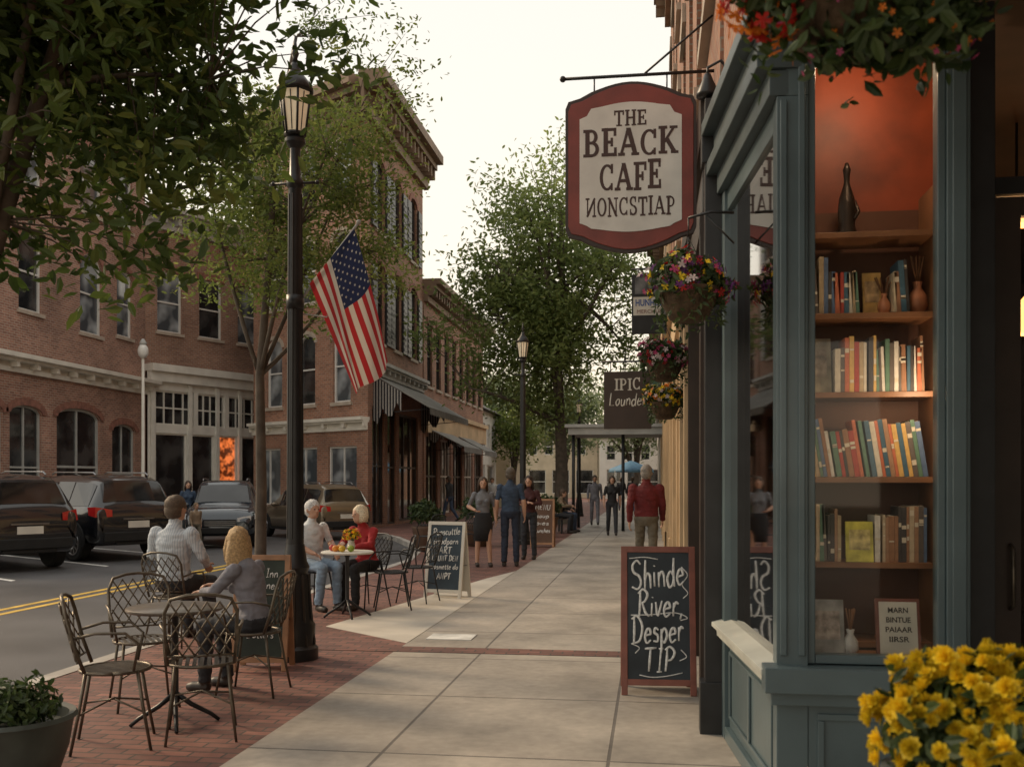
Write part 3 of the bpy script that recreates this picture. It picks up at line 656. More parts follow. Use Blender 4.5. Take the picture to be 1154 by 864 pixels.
cover(.95,1.152,.13,.2,(.46,.42,.06),'yellow green book displayed face out on shelf',5.10)
cover(1.05,2.382,.09,.22,(.55,.33,.10),'orange book displayed face out on shelf',5.2)
cover(.74,.722,.16,.27,(.26,.26,.26),'framed black and white photograph in shop window',4.86,-12,'framed_photograph')
fr=thing('framed_notice','white notice card in red wooden frame','sign',(1.04,4.84,.722))
mb=MB();mb.M=RX(rad(-10));mb.box(0,.2,.0,.02,0,.28);mb.obj('frame',redw,fr,bevel=.002)
mb=MB();mb.M=RX(rad(-10));mb.box(.015,.185,-.003,-.0005,.015,.265);mb.obj('card',M('card_white',(.66,.65,.6),.7),fr)
ink=M('ink',(.05,.045,.045),.8)
for i,(s,w) in enumerate((('MARN',.09),('BINTUE',.11),('PAIAAR',.12),('IIRSR',.09))): textobj(fr,s,.1,.225-.045*i,-.0055,.035,ink,w,M0=RX(rad(-10)),ext=.0006,bold=.0006)
st=thing('statuette','slim dark bottle shaped figurine on top shelf','statue',(.97,5.2,2.78));mb=MB();mb.lathe([(.05,0),(.05,.02),(.04,.05),(.045,.12),(.038,.19),(.022,.24),(.014,.27),(.016,.31),(.02,.335),(.008,.37)],n=14);mb.tube([(.035,0,.18),(.055,-.01,.12),(.03,-.03,.08)],.010,6);mb.obj('figure',M('dark_bronze',(.03,.02,.015),.4,.5),st)
for (px,pz,s) in ((1.31,2.38,.9),(1.15,2.38,.6),(.93,.722,.7)):
    v=thing('vase','small ceramic vase with dried stems on shelf','vase',(px,5.2 if pz>1 else 4.9,pz));mb=MB();mb.lathe([(.03*s,0),(.055*s,.05*s),(.05*s,.1*s),(.02*s,.15*s),(.028*s,.18*s)],n=14);mb.obj('pot',M('ceramic',(.5,.2,.1) if pz>1 else (.6,.6,.6),.4),v)
    mb=MB();[mb.tube([(0,0,.15*s),(rb.uniform(-.05,.05),rb.uniform(-.03,.03),.32*s)],.003,4) for k in range(7)];mb.obj('stems',wood,v)
glowm=M('lamp_glow',(1,.6,.25),.5,emit=(1,.50,.16),es=2.2)
for i,(x,y,z) in enumerate(((2.25,6.4,3.2),(2.22,6.5,2.55),(2.9,8.2,2.9),(1.2,8.6,2.9))):
    p=thing('pendant_lamp','glowing amber glass pendant lamp inside the shop','lamp',(x,y,0),0,'amber pendant lamps in the shop')
    mb=MB();mb.lathe([(.03,z+.1),(.08,z+.04),(.10,z-.04),(.085,z-.1)],n=16,caps=False);mb.ell((0,0,z-.03),.055);mb.obj('lamp_shade',glowm,p)
    mb=MB();mb.cyl((0,0,z+.1),(0,0,3.75),.008,n=6);mb.obj('cord',black,p)
    ld=bpy.data.lights.new('l','POINT');ld.energy=6;ld.color=(1,.55,.25);ld.shadow_soft_size=.1;lo=bpy.data.objects.new('lamp_light',ld);COL.objects.link(lo);lo.parent=p;lo.location=(0,-.05,z-.2)
for (xx,yy,zz,en) in ((1.0,4.86,3.58,12),(1.335,4.86,2.0,6)):  # added warm lamps, tucked out of view, to brighten the bookcase
    ds=thing('added_fill_lamp','added unseen fill lamp with brass shade inside the window','lamp',(xx,yy,zz),0,'added fill lamps in the window');mb=MB();mb.lathe([(.015,.06),(.035,.0)],n=12,caps=False);mb.cyl((0,0,.06),(0,0,.12),.01,n=6);mb.obj('lamp_shade',bronze,ds)
    ld=bpy.data.lights.new('l','POINT');ld.energy=en;ld.color=(1,.68,.42);ld.shadow_soft_size=.04;lo=bpy.data.objects.new('lamp_light',ld);COL.objects.link(lo);lo.parent=ds;lo.location=(-.02 if zz<3 else 0,.03,-.04)
wl=thing('wall_lamp','black gooseneck wall lamp above the bay','lamp',(.42,6.28,3.95));mb=MB();mb.tube([(.08,0,.1),(0,0,.2),(-.08,0,.16),(-.08,0,.1)],.010,6);mb.obj('arm',black,wl)
mb=MB();mb.lathe([(.02,.12),(.035,.08),(.07,.0),(.07,-.02)],(-.08,0,0),16);mb.obj('lamp_shade',black,wl)
# ------------------------------------------------------------------ sign lettering
GL={}
def R_(*a): return ('r',)+a
GL['T']=(.8,[R_(.32,0,.48,1),R_(0,.9,.8,1),R_(.18,0,.62,.07),R_(0,.72,.08,1),R_(.72,.72,.8,1)])
GL['H']=(.92,[R_(.1,0,.26,1),R_(.66,0,.82,1),R_(.2,.46,.7,.54),R_(0,0,.36,.07),R_(.56,0,.92,.07),R_(0,.93,.36,1),R_(.56,.93,.92,1)])
GL['E']=(.75,[R_(.1,0,.27,1),R_(0,0,.72,.08),R_(0,.92,.7,1),R_(.2,.46,.52,.54),R_(.64,0,.72,.28),R_(.62,.74,.7,1),R_(.46,.36,.53,.64)])
GL['F']=(.72,[R_(.1,0,.27,1),R_(0,0,.4,.07),R_(0,.92,.7,1),R_(.2,.46,.52,.54),R_(.62,.72,.7,1),R_(.46,.36,.53,.64)])
GL['B']=(.82,[R_(.1,0,.27,1),R_(0,0,.42,.08),R_(0,.92,.4,1),R_(.2,.48,.4,.55),('a',.38,.74,.24,.22,90,-90,.12),('a',.4,.275,.29,.235,90,-90,.13)])
GL['P']=(.78,[R_(.1,0,.27,1),R_(0,0,.38,.07),R_(0,.92,.4,1),R_(.2,.42,.4,.49),('a',.38,.705,.27,.25,90,-90,.12)])
GL['A']=(.98,[('l',.1,0,.47,1,.08),('l',.47,1,.84,0,.17),R_(.22,.3,.72,.38),R_(-.02,0,.26,.07),R_(.66,0,1.0,.07)])
GL['C']=(.82,[('a',.44,.5,.35,.45,48,312,.14),R_(.68,.66,.76,.98),R_(.68,.03,.74,.26)])
GL['K']=(.92,[R_(.1,0,.27,1),R_(0,0,.38,.07),R_(0,.93,.38,1),('l',.25,.4,.74,.96,.08),('l',.38,.54,.80,0,.17),R_(.62,0,.95,.07),R_(.56,.93,.9,1)])
GL['N']=(.9,[R_(.1,0,.18,1),('l',.13,.97,.77,.03,.17),R_(.72,0,.8,1),R_(0,0,.3,.07),R_(.58,.93,.92,1),R_(0,.93,.2,1)])
GL['n']=(.9,[R_(.1,0,.18,1),('l',.77,.97,.13,.03,.17),R_(.72,0,.8,1),R_(.6,0,.9,.07),R_(-.02,.93,.3,1)])
GL['O']=(.86,[('a',.43,.5,.34,.44,0,360,.14)])
GL['I']=(.4,[R_(.12,0,.28,1),R_(0,0,.4,.07),R_(0,.93,.4,1)])
GL['S']=(.7,[('a',.35,.735,.24,.215,30,270,.12),('a',.35,.265,.26,.22,90,-150,.13),R_(.52,.7,.59,.97),R_(.08,.03,.15,.32)])
def serif(mb,s,cx,cz,w,h,y,bold=.02):
    tot=sum(GL[c][0] if c!=' ' else .5 for c in s)+.12*(len(s)-1); sx=w/tot; x=cx-w/2; k=0; z00=cz-h/2; rr=random.Random(len(s))
    for c in s:
        z0=z00+rr.uniform(-.03,.03)*h; hh=h*rr.uniform(.96,1.05)
        gw,st=GL[c]
        for q in st:
            k+=1; yy=y-.0005*(k%9)
            P=lambda a,b:(x+a*sx,z0+b*hh)
            if q[0]=='r': mb.prismy([P(q[1]-bold,q[2]-bold*.6),P(q[3]+bold,q[2]-bold*.6),P(q[3]+bold,q[4]+bold*.6),P(q[1]-bold,q[4]+bold*.6)],yy,y+.003)
            elif q[0]=='l':
                t=q[5]/2+bold*1.1; mb.prismy([P(q[1]-t,q[2]),P(q[1]+t,q[2]),P(q[3]+t,q[4]),P(q[3]-t,q[4])][::1 if q[2]<q[4] else -1],yy,y+.003)
            else:
                _,ax,az,rx,rz,a0,a1,t=q;N=16;t+=bold*2
                for i in range(N):
                    t0=rad(a0+(a1-a0)*i/N);t1=rad(a0+(a1-a0)*(i+1)/N)
                    def ww(tt): return t/2*(.55+.45*abs(math.cos(tt)))
                    pts=[(ax+(rx+ww(t0))*math.cos(t0),az+(rz+ww(t0)*.8)*math.sin(t0)),(ax+(rx-ww(t0))*math.cos(t0),az+(rz-ww(t0)*.8)*math.sin(t0)),(ax+(rx-ww(t1))*math.cos(t1),az+(rz-ww(t1)*.8)*math.sin(t1)),(ax+(rx+ww(t1))*math.cos(t1),az+(rz+ww(t1)*.8)*math.sin(t1))]
                    if a1<a0: pts=pts[::-1]
                    mb.prismy([P(*p) for p in pts][::-1],yy,y+.003)
        x+=(gw+.12)*sx
cs=thing('hanging_shop_sign','dark red and pale shaped cafe sign hanging from iron bracket','sign',(-.15,6.95,3.72))
def outl(w,h,k=1):
    n=10
    hw=w/2;hh=h/2;s=.07*k
    pts=[(-hw,-hh+.17),(-hw,hh-.17),(-hw+s*.3,hh-.12)]
    top=[(-hw+.10,hh-.10)]+[(-hw+.18+(w-.36)*i/n, hh-.06+.06*math.sin(math.pi*i/n)) for i in range(n+1)]+[(hw-.10,hh-.10)]
    pts=pts+top+[(hw-s*.3,hh-.12),(hw,hh-.17),(hw,-hh+.17),(hw-s*.3,-hh+.12)]+[(x,-z) for x,z in top[::-1]]+[(-hw+s*.3,-hh+.12)]
    return pts[::-1]
sred=M('sign_red',(.20,.032,.022),.45,var=.25,scale=5,bump=.1); sface=M('sign_pale',(.66,.65,.61),.6,var=.10,scale=6); scream=M('sign_cream',(.66,.62,.54),.6,var=.12,scale=6)
sdk=M('sign_edge_dark',(.03,.015,.012),.5)
mb=MB();mb.prismy(outl(.90,1.18),-.022,.022);mb.obj('edge_board',sdk,cs)
mb=MB();mb.prismy(outl(.86,1.14),-.03,.03);mb.obj('sign_board',sred,cs,bevel=.003)
P=[(-.35,-.38),(-.35,.34),(-.30,.36),(-.27,.41)]+[(-.2+.04*i,.42+.025*math.sin(math.pi*i/10)) for i in range(11)]+[(.27,.41),(.30,.36),(.35,.34),(.35,-.38),(.30,-.40),(.27,-.42)]+[(.2-.04*i,-.43-.02*math.sin(math.pi*i/10)) for i in range(11)]+[(-.27,-.42),(-.30,-.40)]
for y0,y1 in((-.036,-.0302),(.0302,.036)):
    mb=MB();mb.prismy(P[::-1],y0,y1);mb.obj('sign_face',sface,cs)
mb=MB();serif(mb,'THE',0,.335,.22,.105,-.0365);serif(mb,'BEACK',0,.165,.64,.18,-.0365,.03);serif(mb,'CAFE',0,-.065,.42,.19,-.0365,.03);serif(mb,'nONCSTIAP',0,-.275,.61,.13,-.0365);mb.obj('lettering',M('sign_ink',(.045,.014,.010),.5),cs)
mb=MB();mb.tube([(.60,0,.64),(-.47,0,.64)],.012,8);mb.ell((-.47,0,.64),.022);mb.tube([(.56,0,1.02),(.1,0,.65)],.008,6)
for x in(-.25,.25): mb.tube([(x,0,.64),(x,0,.53)],.006,6)
mb.box(.575,.60,-.03,.03,.5,1.07);mb.obj('bracket',black,cs)
s2=thing('hanging_shop_sign','dark brown projecting sign with cream lettering','sign',(-.29,11.9,2.55))
mb=MB();mb.box(-.28,.28,-.02,.02,-.38,.30);mb.obj('sign_board',M('brown_sign',(.05,.03,.022),.5),s2,bevel=.004)
mb=MB();serif(mb,'IPIC',0,.15,.30,.14,-.022);mb.obj('lettering',scream,s2)
mb=MB()
handwrite(mb,'Lounder',0,-.03,.44,.15,-.022,.008,I4);mb.obj('lettering',scream,s2)
mb=MB();mb.tube([(.66,0,.42),(-.3,0,.42)],.012,6);mb.tube([(.2,0,.42),(.2,0,.3)],.006,4);mb.tube([(-.2,0,.42),(-.2,0,.3)],.006,4);mb.obj('bracket',black,s2)
s3=thing('hanging_shop_sign','white and black projecting sign with blue lettering','sign',(-.03,9.9,3.3))
mb=MB();mb.box(-.17,.17,-.02,.02,-.3,.28);mb.obj('sign_board',black,s3,bevel=.003)
mb=MB();mb.box(-.155,.155,-.025,-.0205,-.12,.06);mb.obj('sign_face',scream,s3)
mb=MB();mb.box(-.14,.14,-.024,-.0205,.09,.25);mb.obj('picture_panel',M('sign_picture',(.12,.12,.12),.5,var=.8,scale=9),s3)
textobj(s3,'HUNHUB',0,-.0,-.027,.09,M('blue_ink',(.05,.1,.3),.5),.27,bold=.002);textobj(s3,'MERCHUS',0,-.085,-.027,.05,redw,.24)
mb=MB();mb.tube([(.42,0,.34),(-.18,0,.34)],.01,6);mb.tube([(.1,0,.34),(.1,0,.27)],.005,4);mb.tube([(-.1,0,.34),(-.1,0,.27)],.005,4);mb.obj('bracket',black,s3)
s4=thing('hanging_shop_sign','small green projecting sign board','sign',(-.15,17,3.0));mb=MB();mb.box(-.3,.3,-.02,.02,-.25,.25);mb.obj('sign_board',M('sign_green',(.03,.08,.05),.5),s4);mb=MB();mb.tube([(.55,0,.3),(-.3,0,.3)],.012,6);mb.obj('bracket',black,s4)
for s in(cs,s2,s3,s4): s['group']='projecting signs along the shop wall'
cn=thing('entrance_canopy','flat grey entrance canopy on slim posts over pavement','canopy',(0,0,0))
mb=MB();mb.box(-2.6,.34,31,33.6,3.0,3.22);mb.box(-2.7,.33,30.9,33.7,3.222,3.32);mb.obj('roof',trimg,cn)
for (x,y) in((-2.45,31.2),(-2.45,33.4),(-.9,31.2)):
    mb=MB();mb.cyl((x,y,0),(x,y,3.0),.05,n=8);mb.obj('post',black,cn)
ub=thing('market_tent','small blue pop up tent in the distance','tent',(-1.3,62,0));mb=MB();mb.lathe([(1.4,2.1),(1.35,2.3),(.1,2.8)],n=4);mb.obj('roof',M('blue_cloth',(.10,.22,.34),.7),ub)
for a in(-1,1):
    for b in(-1,1): mb=MB();mb.cyl((a*.95,b*.95,0),(a*.95,b*.95,2.2),.03,n=6);mb.obj('post',trimg,ub)
# ------------------------------------------------------------------ street lamps
lg=M('lantern_glass',(.80,.72,.56),.3,emit=(1,.74,.45),es=.18)
def lamp():
    t=thing('street_lamp','tall black cast iron street lamp with flared fluted base','street lamp',(-3.09,8.35,0),0,'black street lamps along the pavement')
    mb=MB();mb.lathe([(.2,0),(.2,.1),(.17,.13),(.175,.3),(.14,.36),(.12,.7),(.105,.75),(.125,.8),(.1,.86),(.08,1.0)],n=20)
    for k in range(10):
        a=2*math.pi*k/10;mb.tube([(.172*math.cos(a),.172*math.sin(a),.13),(.14*math.cos(a),.14*math.sin(a),.4),(.115*math.cos(a),.115*math.sin(a),.74)],.014,5)
    mb.obj('base',black,t,sharp=40)
    mb=MB();mb.lathe([(.075,1.0),(.058,4.1),(.075,4.12),(.075,4.17),(.05,4.2),(.045,4.45),(.09,4.5),(.09,4.53),(.06,4.56)],n=16)
    for k in range(8):
        a=2*math.pi*k/8;mb.tube([(.07*math.cos(a),.07*math.sin(a),1.05),(.056*math.cos(a),.056*math.sin(a),4.05)],.01,4)
    mb.obj('post',black,t,sharp=40)
    mb=MB();mb.lathe([(.085,4.58),(.135,4.94)],n=6,sm=False);ln=mb.obj('lantern_glass',lg,t)
    mb=MB();
    for k in range(6):
        a=2*math.pi*k/6;mb.tube([(.09*math.cos(a),.09*math.sin(a),4.56),(.143*math.cos(a),.143*math.sin(a),4.96)],.011,4)
        a2=a+math.pi/6;mb.tube([(.077*math.cos(a2),.077*math.sin(a2),4.6),(.12*math.cos(a2),.12*math.sin(a2),4.93)],.005,4)
    mb.lathe([(.07,4.55),(.1,4.57),(.09,4.59)],n=12);mb.lathe([(.158,4.945),(.163,4.97),(.11,5.05),(.055,5.12),(.045,5.17),(.03,5.20)],n=12)
    mb.obj('lantern_frame',black,t)
    mb=MB();mb.lathe([(.03,5.20),(.02,5.24),(.035,5.28),(.02,5.32),(.006,5.44)],n=10);mb.obj('finial',black,t)
    mb=MB();mb.tube([(-.2,0,4.15),(.2,0,4.15)],.012,6);mb.ell((-.2,0,4.15),.02);mb.ell((.2,0,4.15),.02);mb.obj('ladder_rest',black,t);return t
lp=lamp()
grp='black street lamps along the pavement'
copything(lp,(-3.14,24.2,0),.3,group=grp);copything(lp,(-3.2,44,0),.3,group=grp)
wp=thing('globe_lamp','slim white lamp post with small white globe','street lamp',(-16.3,30.2,0));mb=MB();mb.lathe([(.12,0),(.1,.3),(.06,.4),(.045,5.5)],n=12);mb.obj('post',trimw,wp);mb=MB();mb.ell((0,0,5.75),(.17,.17,.24));mb.obj('globe',M('globe_white',(.7,.69,.66),.3),wp);mb=MB();mb.lathe([(.1,5.95),(.13,6.0),(.03,6.15)],n=12);mb.obj('cap',trimg,wp)
# ------------------------------------------------------------------ flag
def flagmat():
    m,n,l,b=base('flag_cloth');tc=n.new('ShaderNodeTexCoord');sp=n.new('ShaderNodeSeparateXYZ');l.new(tc.outputs['UV'],sp.inputs[0])
    def math_(op,a,bv=None):
        x=n.new('ShaderNodeMath');x.operation=op
        if hasattr(a,'links'): l.new(a,x.inputs[0])
        else:x.inputs[0].default_value=a
        if bv is not None:
            if hasattr(bv,'links'): l.new(bv,x.inputs[1])
            else:x.inputs[1].default_value=bv
        return x.outputs[0]
    u=sp.outputs['X'];v=sp.outputs['Y']
    st=math_('MODULO',math_('FLOOR',math_('MULTIPLY',v,13)),2)
    mx=n.new('ShaderNodeMix');mx.data_type='RGBA';l.new(st,mx.inputs[0]);mx.inputs[6].default_value=(.42,.03,.035,1);mx.inputs[7].default_value=(.62,.58,.52,1)
    inx=math_('MULTIPLY',math_('LESS_THAN',u,.42),math_('GREATER_THAN',v,6/13))
    m2=n.new('ShaderNodeMix');m2.data_type='RGBA';l.new(inx,m2.inputs[0]);l.new(mx.outputs[2],m2.inputs[6]);m2.inputs[7].default_value=(.02,.03,.085,1)
    l.new(m2.outputs[2],b.inputs['Base Color']);b.inputs['Roughness'].default_value=.85
    tr=n.new('ShaderNodeBsdfTranslucent');l.new(m2.outputs[2],tr.inputs['Color']);ms=n.new('ShaderNodeMixShader');ms.inputs[0].default_value=.3;l.new(b.outputs[0],ms.inputs[1]);l.new(tr.outputs[0],ms.inputs[2]);l.new(ms.outputs[0],n['Material Output'].inputs['Surface']);return m
fl=thing('flag','american flag draped from angled pole on street lamp','flag',(-3.09,8.35,0))
MX=RZ(rad(8))
Tp=V((.52,-.02,3.75));Bp=V((.13,-.02,3.27));Fb=V((.50,-.02,2.31));Ft=V((.84,-.02,2.58))
NU,NV=36,20;vs=[];uv=[]
def fpt(u,v,off=0):
    a=Bp.lerp(Tp,v);b_=Fb.lerp(Ft,v);p=a.lerp(b_,u)
    w=.07*u**.6*math.sin(v*9+u*3)+.04*math.sin(u*7+v*4)*u
    p.x+=.035*math.sin(v*8+u*2.)*u; p.y+=w+off; p.z-=.03*math.sin(math.pi*v)*u
    return MX@p
for i in range(NU+1):
    for j in range(NV+1): vs.append(tuple(fpt(i/NU,j/NV)));uv.append((i/NU,j/NV))
fs=[(i*(NV+1)+j,(i+1)*(NV+1)+j,(i+1)*(NV+1)+j+1,i*(NV+1)+j+1) for i in range(NU) for j in range(NV)]
me=bpy.data.meshes.new('flag_cloth');me.from_pydata(vs,[],fs);me.materials.append(flagmat());ul=me.uv_layers.new(name='UVMap')
for lp_ in me.loops: ul.data[lp_.index].uv=uv[lp_.vertex_index]
me.polygons.foreach_set('use_smooth',[True]*len(fs));put(me,'cloth',fl)
mb=MB()
for r in range(9):
    for c in range(6 if r%2==0 else 5):
        u=(c+.5+(0 if r%2==0 else .5))/6*.42;v=6/13+(r+.5)/9*(7/13)
        for off in(-.004,.004):
            ce=fpt(u,v,off);ex=(fpt(u+.02,v,off)-ce).normalized();ey=(fpt(u,v+.02,off)-ce).normalized();P=[]
            for k in range(10):
                a=math.pi/2+k*math.pi/5;rr=.014 if k%2==0 else .006;P.append(ce+ex*rr*math.sin(a)+ey*rr*math.cos(a))
            mb.add(P,[tuple(range(10))])
mb.obj('stars',M('star_white',(.65,.63,.58),.8),fl)
mb=MB();mb.M=MX;mb.tube([(.04,0,3.12),(.55,0,3.80)],.012,8);mb.ell((.555,0,3.81),.022);mb.tube([(.0,-.0,3.02),(.28,0,2.98),(.28,0,3.0)],.006,5);mb.obj('pole',trimg,fl)
mb=MB();mb.cyl((0,0,3.05),(0,0,3.17),.078,n=14);mb.obj('clamp',black,fl)
# ------------------------------------------------------------------ trees
def tree(name,label,loc,trunk,tr0,center,rad3,ncl,per,csz,leaf,cols,seed,nlimb=9,flat=.7,tw=.012,bark=(.085,.066,.05),lowcut=None,trans=.35,extra=None,rej=-.22,avoid=None,lk=.62):
    r=np.random.default_rng(seed);t=thing(name,label,'tree',loc)
    c=np.array(center);R3=np.array(rad3);cl=[]
    while len(cl)<ncl:
        d=r.normal(size=3);d/=np.linalg.norm(d);k=.72+.5*noise.noise(V(d*1.7+seed))+.28*noise.noise(V(d*4.0+seed))
        q=d*min(k,1.08)*(r.random()**.42)+0
        p=c+q*R3
        if noise.noise(V(p*(2.6/ max(rad3)))+V((seed,0,0)))<rej: continue
        if lowcut is not None and p[2]<lowcut: continue
        if avoid is not None and avoid(p): continue
        cl.append(p)
    if extra: cl+= [np.array(e) for e in extra]
    cl=np.array(cl);mb=MB();tp=[V(p) for p in trunk];n=len(tp)
    mb.tube([tp[0]+V((0,0,-.05))]+tp,[tr0*1.5]+[tr0*(1-.75*i/(n-1)) for i in range(n)],12)
    lims=[]
    idx=r.choice(len(cl),min(nlimb,len(cl)),replace=False)
    for i in idx:
        e=V(cl[i]);k=min(n-1,max(1,int(n*.45)+int(r.integers(0,n))//2));s=tp[k]
        mid=s.lerp(e,.5)+V(r.normal(size=3)*.06*(e-s).length);mid.z+=.08*(e-s).length
        pts=[s.lerp(mid,a)*(1-a)+mid.lerp(e,a)*a for a in np.linspace(0,1,7)]
        rr=tr0*(1-.75*k/(n-1))*lk
        mb.tube(pts,[rr*(1-.8*a)+.006 for a in np.linspace(0,1,7)],7);lims+=pts[1:]
    lims+=tp[n//2:];LA_=np.array([tuple(p) for p in lims])
    for p in cl:
        j=((LA_-p)**2).sum(1).argmin();a=V(LA_[j]);b=V(p);m_=a.lerp(b,.5);m_.z+=.07*(b-a).length
        mb.tube([a,m_,b],[tw,tw*.7,tw*.3],4,caps=False)
    mb.obj('trunk',M('bark',bark,.9,var=.35,scale=6,bump=.6,bscale=30),t)
    nl=len(cl)*per;pos=np.repeat(cl,per,axis=0)+r.normal(size=(nl,3))*np.array([csz,csz,csz*flat])
    nrm=r.normal(size=(nl,3))*.75+np.array([0,0,.8]);Rm=frameR(nrm,r)
    base_=np.repeat(r.random(len(cl)),per)*.55+r.random(nl)*.45
    me=scatter('crown',LV,LF,pos,Rm,leaf*r.uniform(.7,1.25,nl),[leafmat(name+'_leaf',cols,trans)],rnd=base_)
    put(me,'crown',t);return t
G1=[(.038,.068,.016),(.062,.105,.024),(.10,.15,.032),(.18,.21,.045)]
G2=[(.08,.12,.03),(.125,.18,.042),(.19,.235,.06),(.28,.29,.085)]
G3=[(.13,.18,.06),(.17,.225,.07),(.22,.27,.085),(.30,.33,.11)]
def av(p): return p[0]>1.6 and p[2]<4.0
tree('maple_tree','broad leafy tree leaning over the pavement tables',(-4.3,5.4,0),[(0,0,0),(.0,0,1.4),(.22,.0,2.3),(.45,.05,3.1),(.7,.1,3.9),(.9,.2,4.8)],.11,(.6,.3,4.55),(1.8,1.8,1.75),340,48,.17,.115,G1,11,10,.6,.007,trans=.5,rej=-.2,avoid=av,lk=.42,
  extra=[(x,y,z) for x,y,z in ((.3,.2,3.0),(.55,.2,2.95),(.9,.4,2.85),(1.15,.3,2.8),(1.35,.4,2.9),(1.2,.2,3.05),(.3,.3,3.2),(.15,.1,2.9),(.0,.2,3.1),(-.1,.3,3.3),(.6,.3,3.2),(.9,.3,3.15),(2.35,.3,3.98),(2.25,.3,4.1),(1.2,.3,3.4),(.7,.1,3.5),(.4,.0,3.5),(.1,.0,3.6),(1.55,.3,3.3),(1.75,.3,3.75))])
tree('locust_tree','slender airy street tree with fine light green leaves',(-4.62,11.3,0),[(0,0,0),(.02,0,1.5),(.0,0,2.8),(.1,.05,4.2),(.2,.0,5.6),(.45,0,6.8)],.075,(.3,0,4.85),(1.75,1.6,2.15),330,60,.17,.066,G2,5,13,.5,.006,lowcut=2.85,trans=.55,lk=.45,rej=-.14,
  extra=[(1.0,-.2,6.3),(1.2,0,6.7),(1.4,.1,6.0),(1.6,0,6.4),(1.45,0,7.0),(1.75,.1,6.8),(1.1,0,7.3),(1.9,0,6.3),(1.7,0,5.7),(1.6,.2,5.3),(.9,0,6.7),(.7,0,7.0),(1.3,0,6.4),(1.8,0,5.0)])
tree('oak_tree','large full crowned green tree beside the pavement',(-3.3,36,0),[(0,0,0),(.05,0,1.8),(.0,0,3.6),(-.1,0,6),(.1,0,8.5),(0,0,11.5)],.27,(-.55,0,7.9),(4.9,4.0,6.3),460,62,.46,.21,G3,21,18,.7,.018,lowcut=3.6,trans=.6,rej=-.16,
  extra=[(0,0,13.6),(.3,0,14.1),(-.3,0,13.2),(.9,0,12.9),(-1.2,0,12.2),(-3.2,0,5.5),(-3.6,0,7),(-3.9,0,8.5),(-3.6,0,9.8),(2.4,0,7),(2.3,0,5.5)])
G4=[(.16,.21,.11),(.20,.25,.13),(.24,.29,.15),(.30,.34,.18)]  # far tree greens, lightened so aerial haze sits in the leaf colour
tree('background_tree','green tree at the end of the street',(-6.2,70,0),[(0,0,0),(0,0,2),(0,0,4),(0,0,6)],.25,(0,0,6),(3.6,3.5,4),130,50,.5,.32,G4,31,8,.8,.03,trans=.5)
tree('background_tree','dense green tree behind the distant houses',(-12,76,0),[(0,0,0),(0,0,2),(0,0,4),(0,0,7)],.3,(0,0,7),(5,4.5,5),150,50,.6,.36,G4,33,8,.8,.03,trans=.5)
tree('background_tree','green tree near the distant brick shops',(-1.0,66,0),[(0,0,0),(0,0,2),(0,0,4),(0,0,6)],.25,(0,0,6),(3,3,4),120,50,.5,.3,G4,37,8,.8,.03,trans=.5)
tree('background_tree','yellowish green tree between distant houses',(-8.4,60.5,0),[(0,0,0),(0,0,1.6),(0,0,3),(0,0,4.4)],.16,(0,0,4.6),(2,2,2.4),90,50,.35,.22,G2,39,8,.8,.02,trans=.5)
r=np.random.default_rng(8);n=26000
pos=np.stack([r.uniform(-110,70,n),r.uniform(118,150,n),np.zeros(n)],1);hgt=np.array([6.5+3*noise.noise(V((x*.07,1,0)))+2*noise.noise(V((x*.3,4,0))) for x in pos[:,0]])
pos[:,2]=r.random(n)**.7*hgt
G5=[tuple(c*1.2 for c in g_) for g_ in G4]  # same haze-lightened greens, paler again for the distant wood
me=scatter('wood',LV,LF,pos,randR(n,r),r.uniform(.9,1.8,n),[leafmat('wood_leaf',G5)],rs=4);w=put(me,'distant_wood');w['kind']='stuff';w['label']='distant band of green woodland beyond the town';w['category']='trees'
# ------------------------------------------------------------------ flowers
PV=np.array([(0,0,0),(.28,.2,.16),(.85,.30,.22),(1.05,0,.12),(.85,-.30,.22),(.28,-.2,.16)])
def blossom(npet,layers=1):
    vs=[];fs=[]
    for L_ in range(layers):
        for k in range(npet):
            a=2*math.pi*(k+.5*L_)/npet;s=1-.27*L_;c_,s_=math.cos(a),math.sin(a);o=len(vs)
            for p in PV: vs.append((s*(p[0]*c_-p[1]*s_),s*(p[0]*s_+p[1]*c_),p[2]*(1+L_*1.5)+.08*L_))
            fs+=[(o,o+1,o+2,o+3),(o,o+3,o+4,o+5)]
    return np.array(vs),np.array(fs)
B5=blossom(5);B8=blossom(8,3)
gleaf=leafmat('garden_leaf',[(.02,.04,.012),(.04,.07,.02),(.08,.12,.035)],.3)
def pet(name,c): return leafmat(name,[tuple(x*.7 for x in c),c,tuple(min(1,x*1.25) for x in c)],.3)
pink=pet('petal_pink',(.45,.06,.17));yel=pet('petal_yellow',(.74,.54,.02));ora=pet('petal_orange',(.70,.20,.02));redp=pet('petal_red',(.42,.02,.015));whi=pet('petal_white',(.6,.5,.5));pur=pet('petal_purple',(.16,.04,.2))
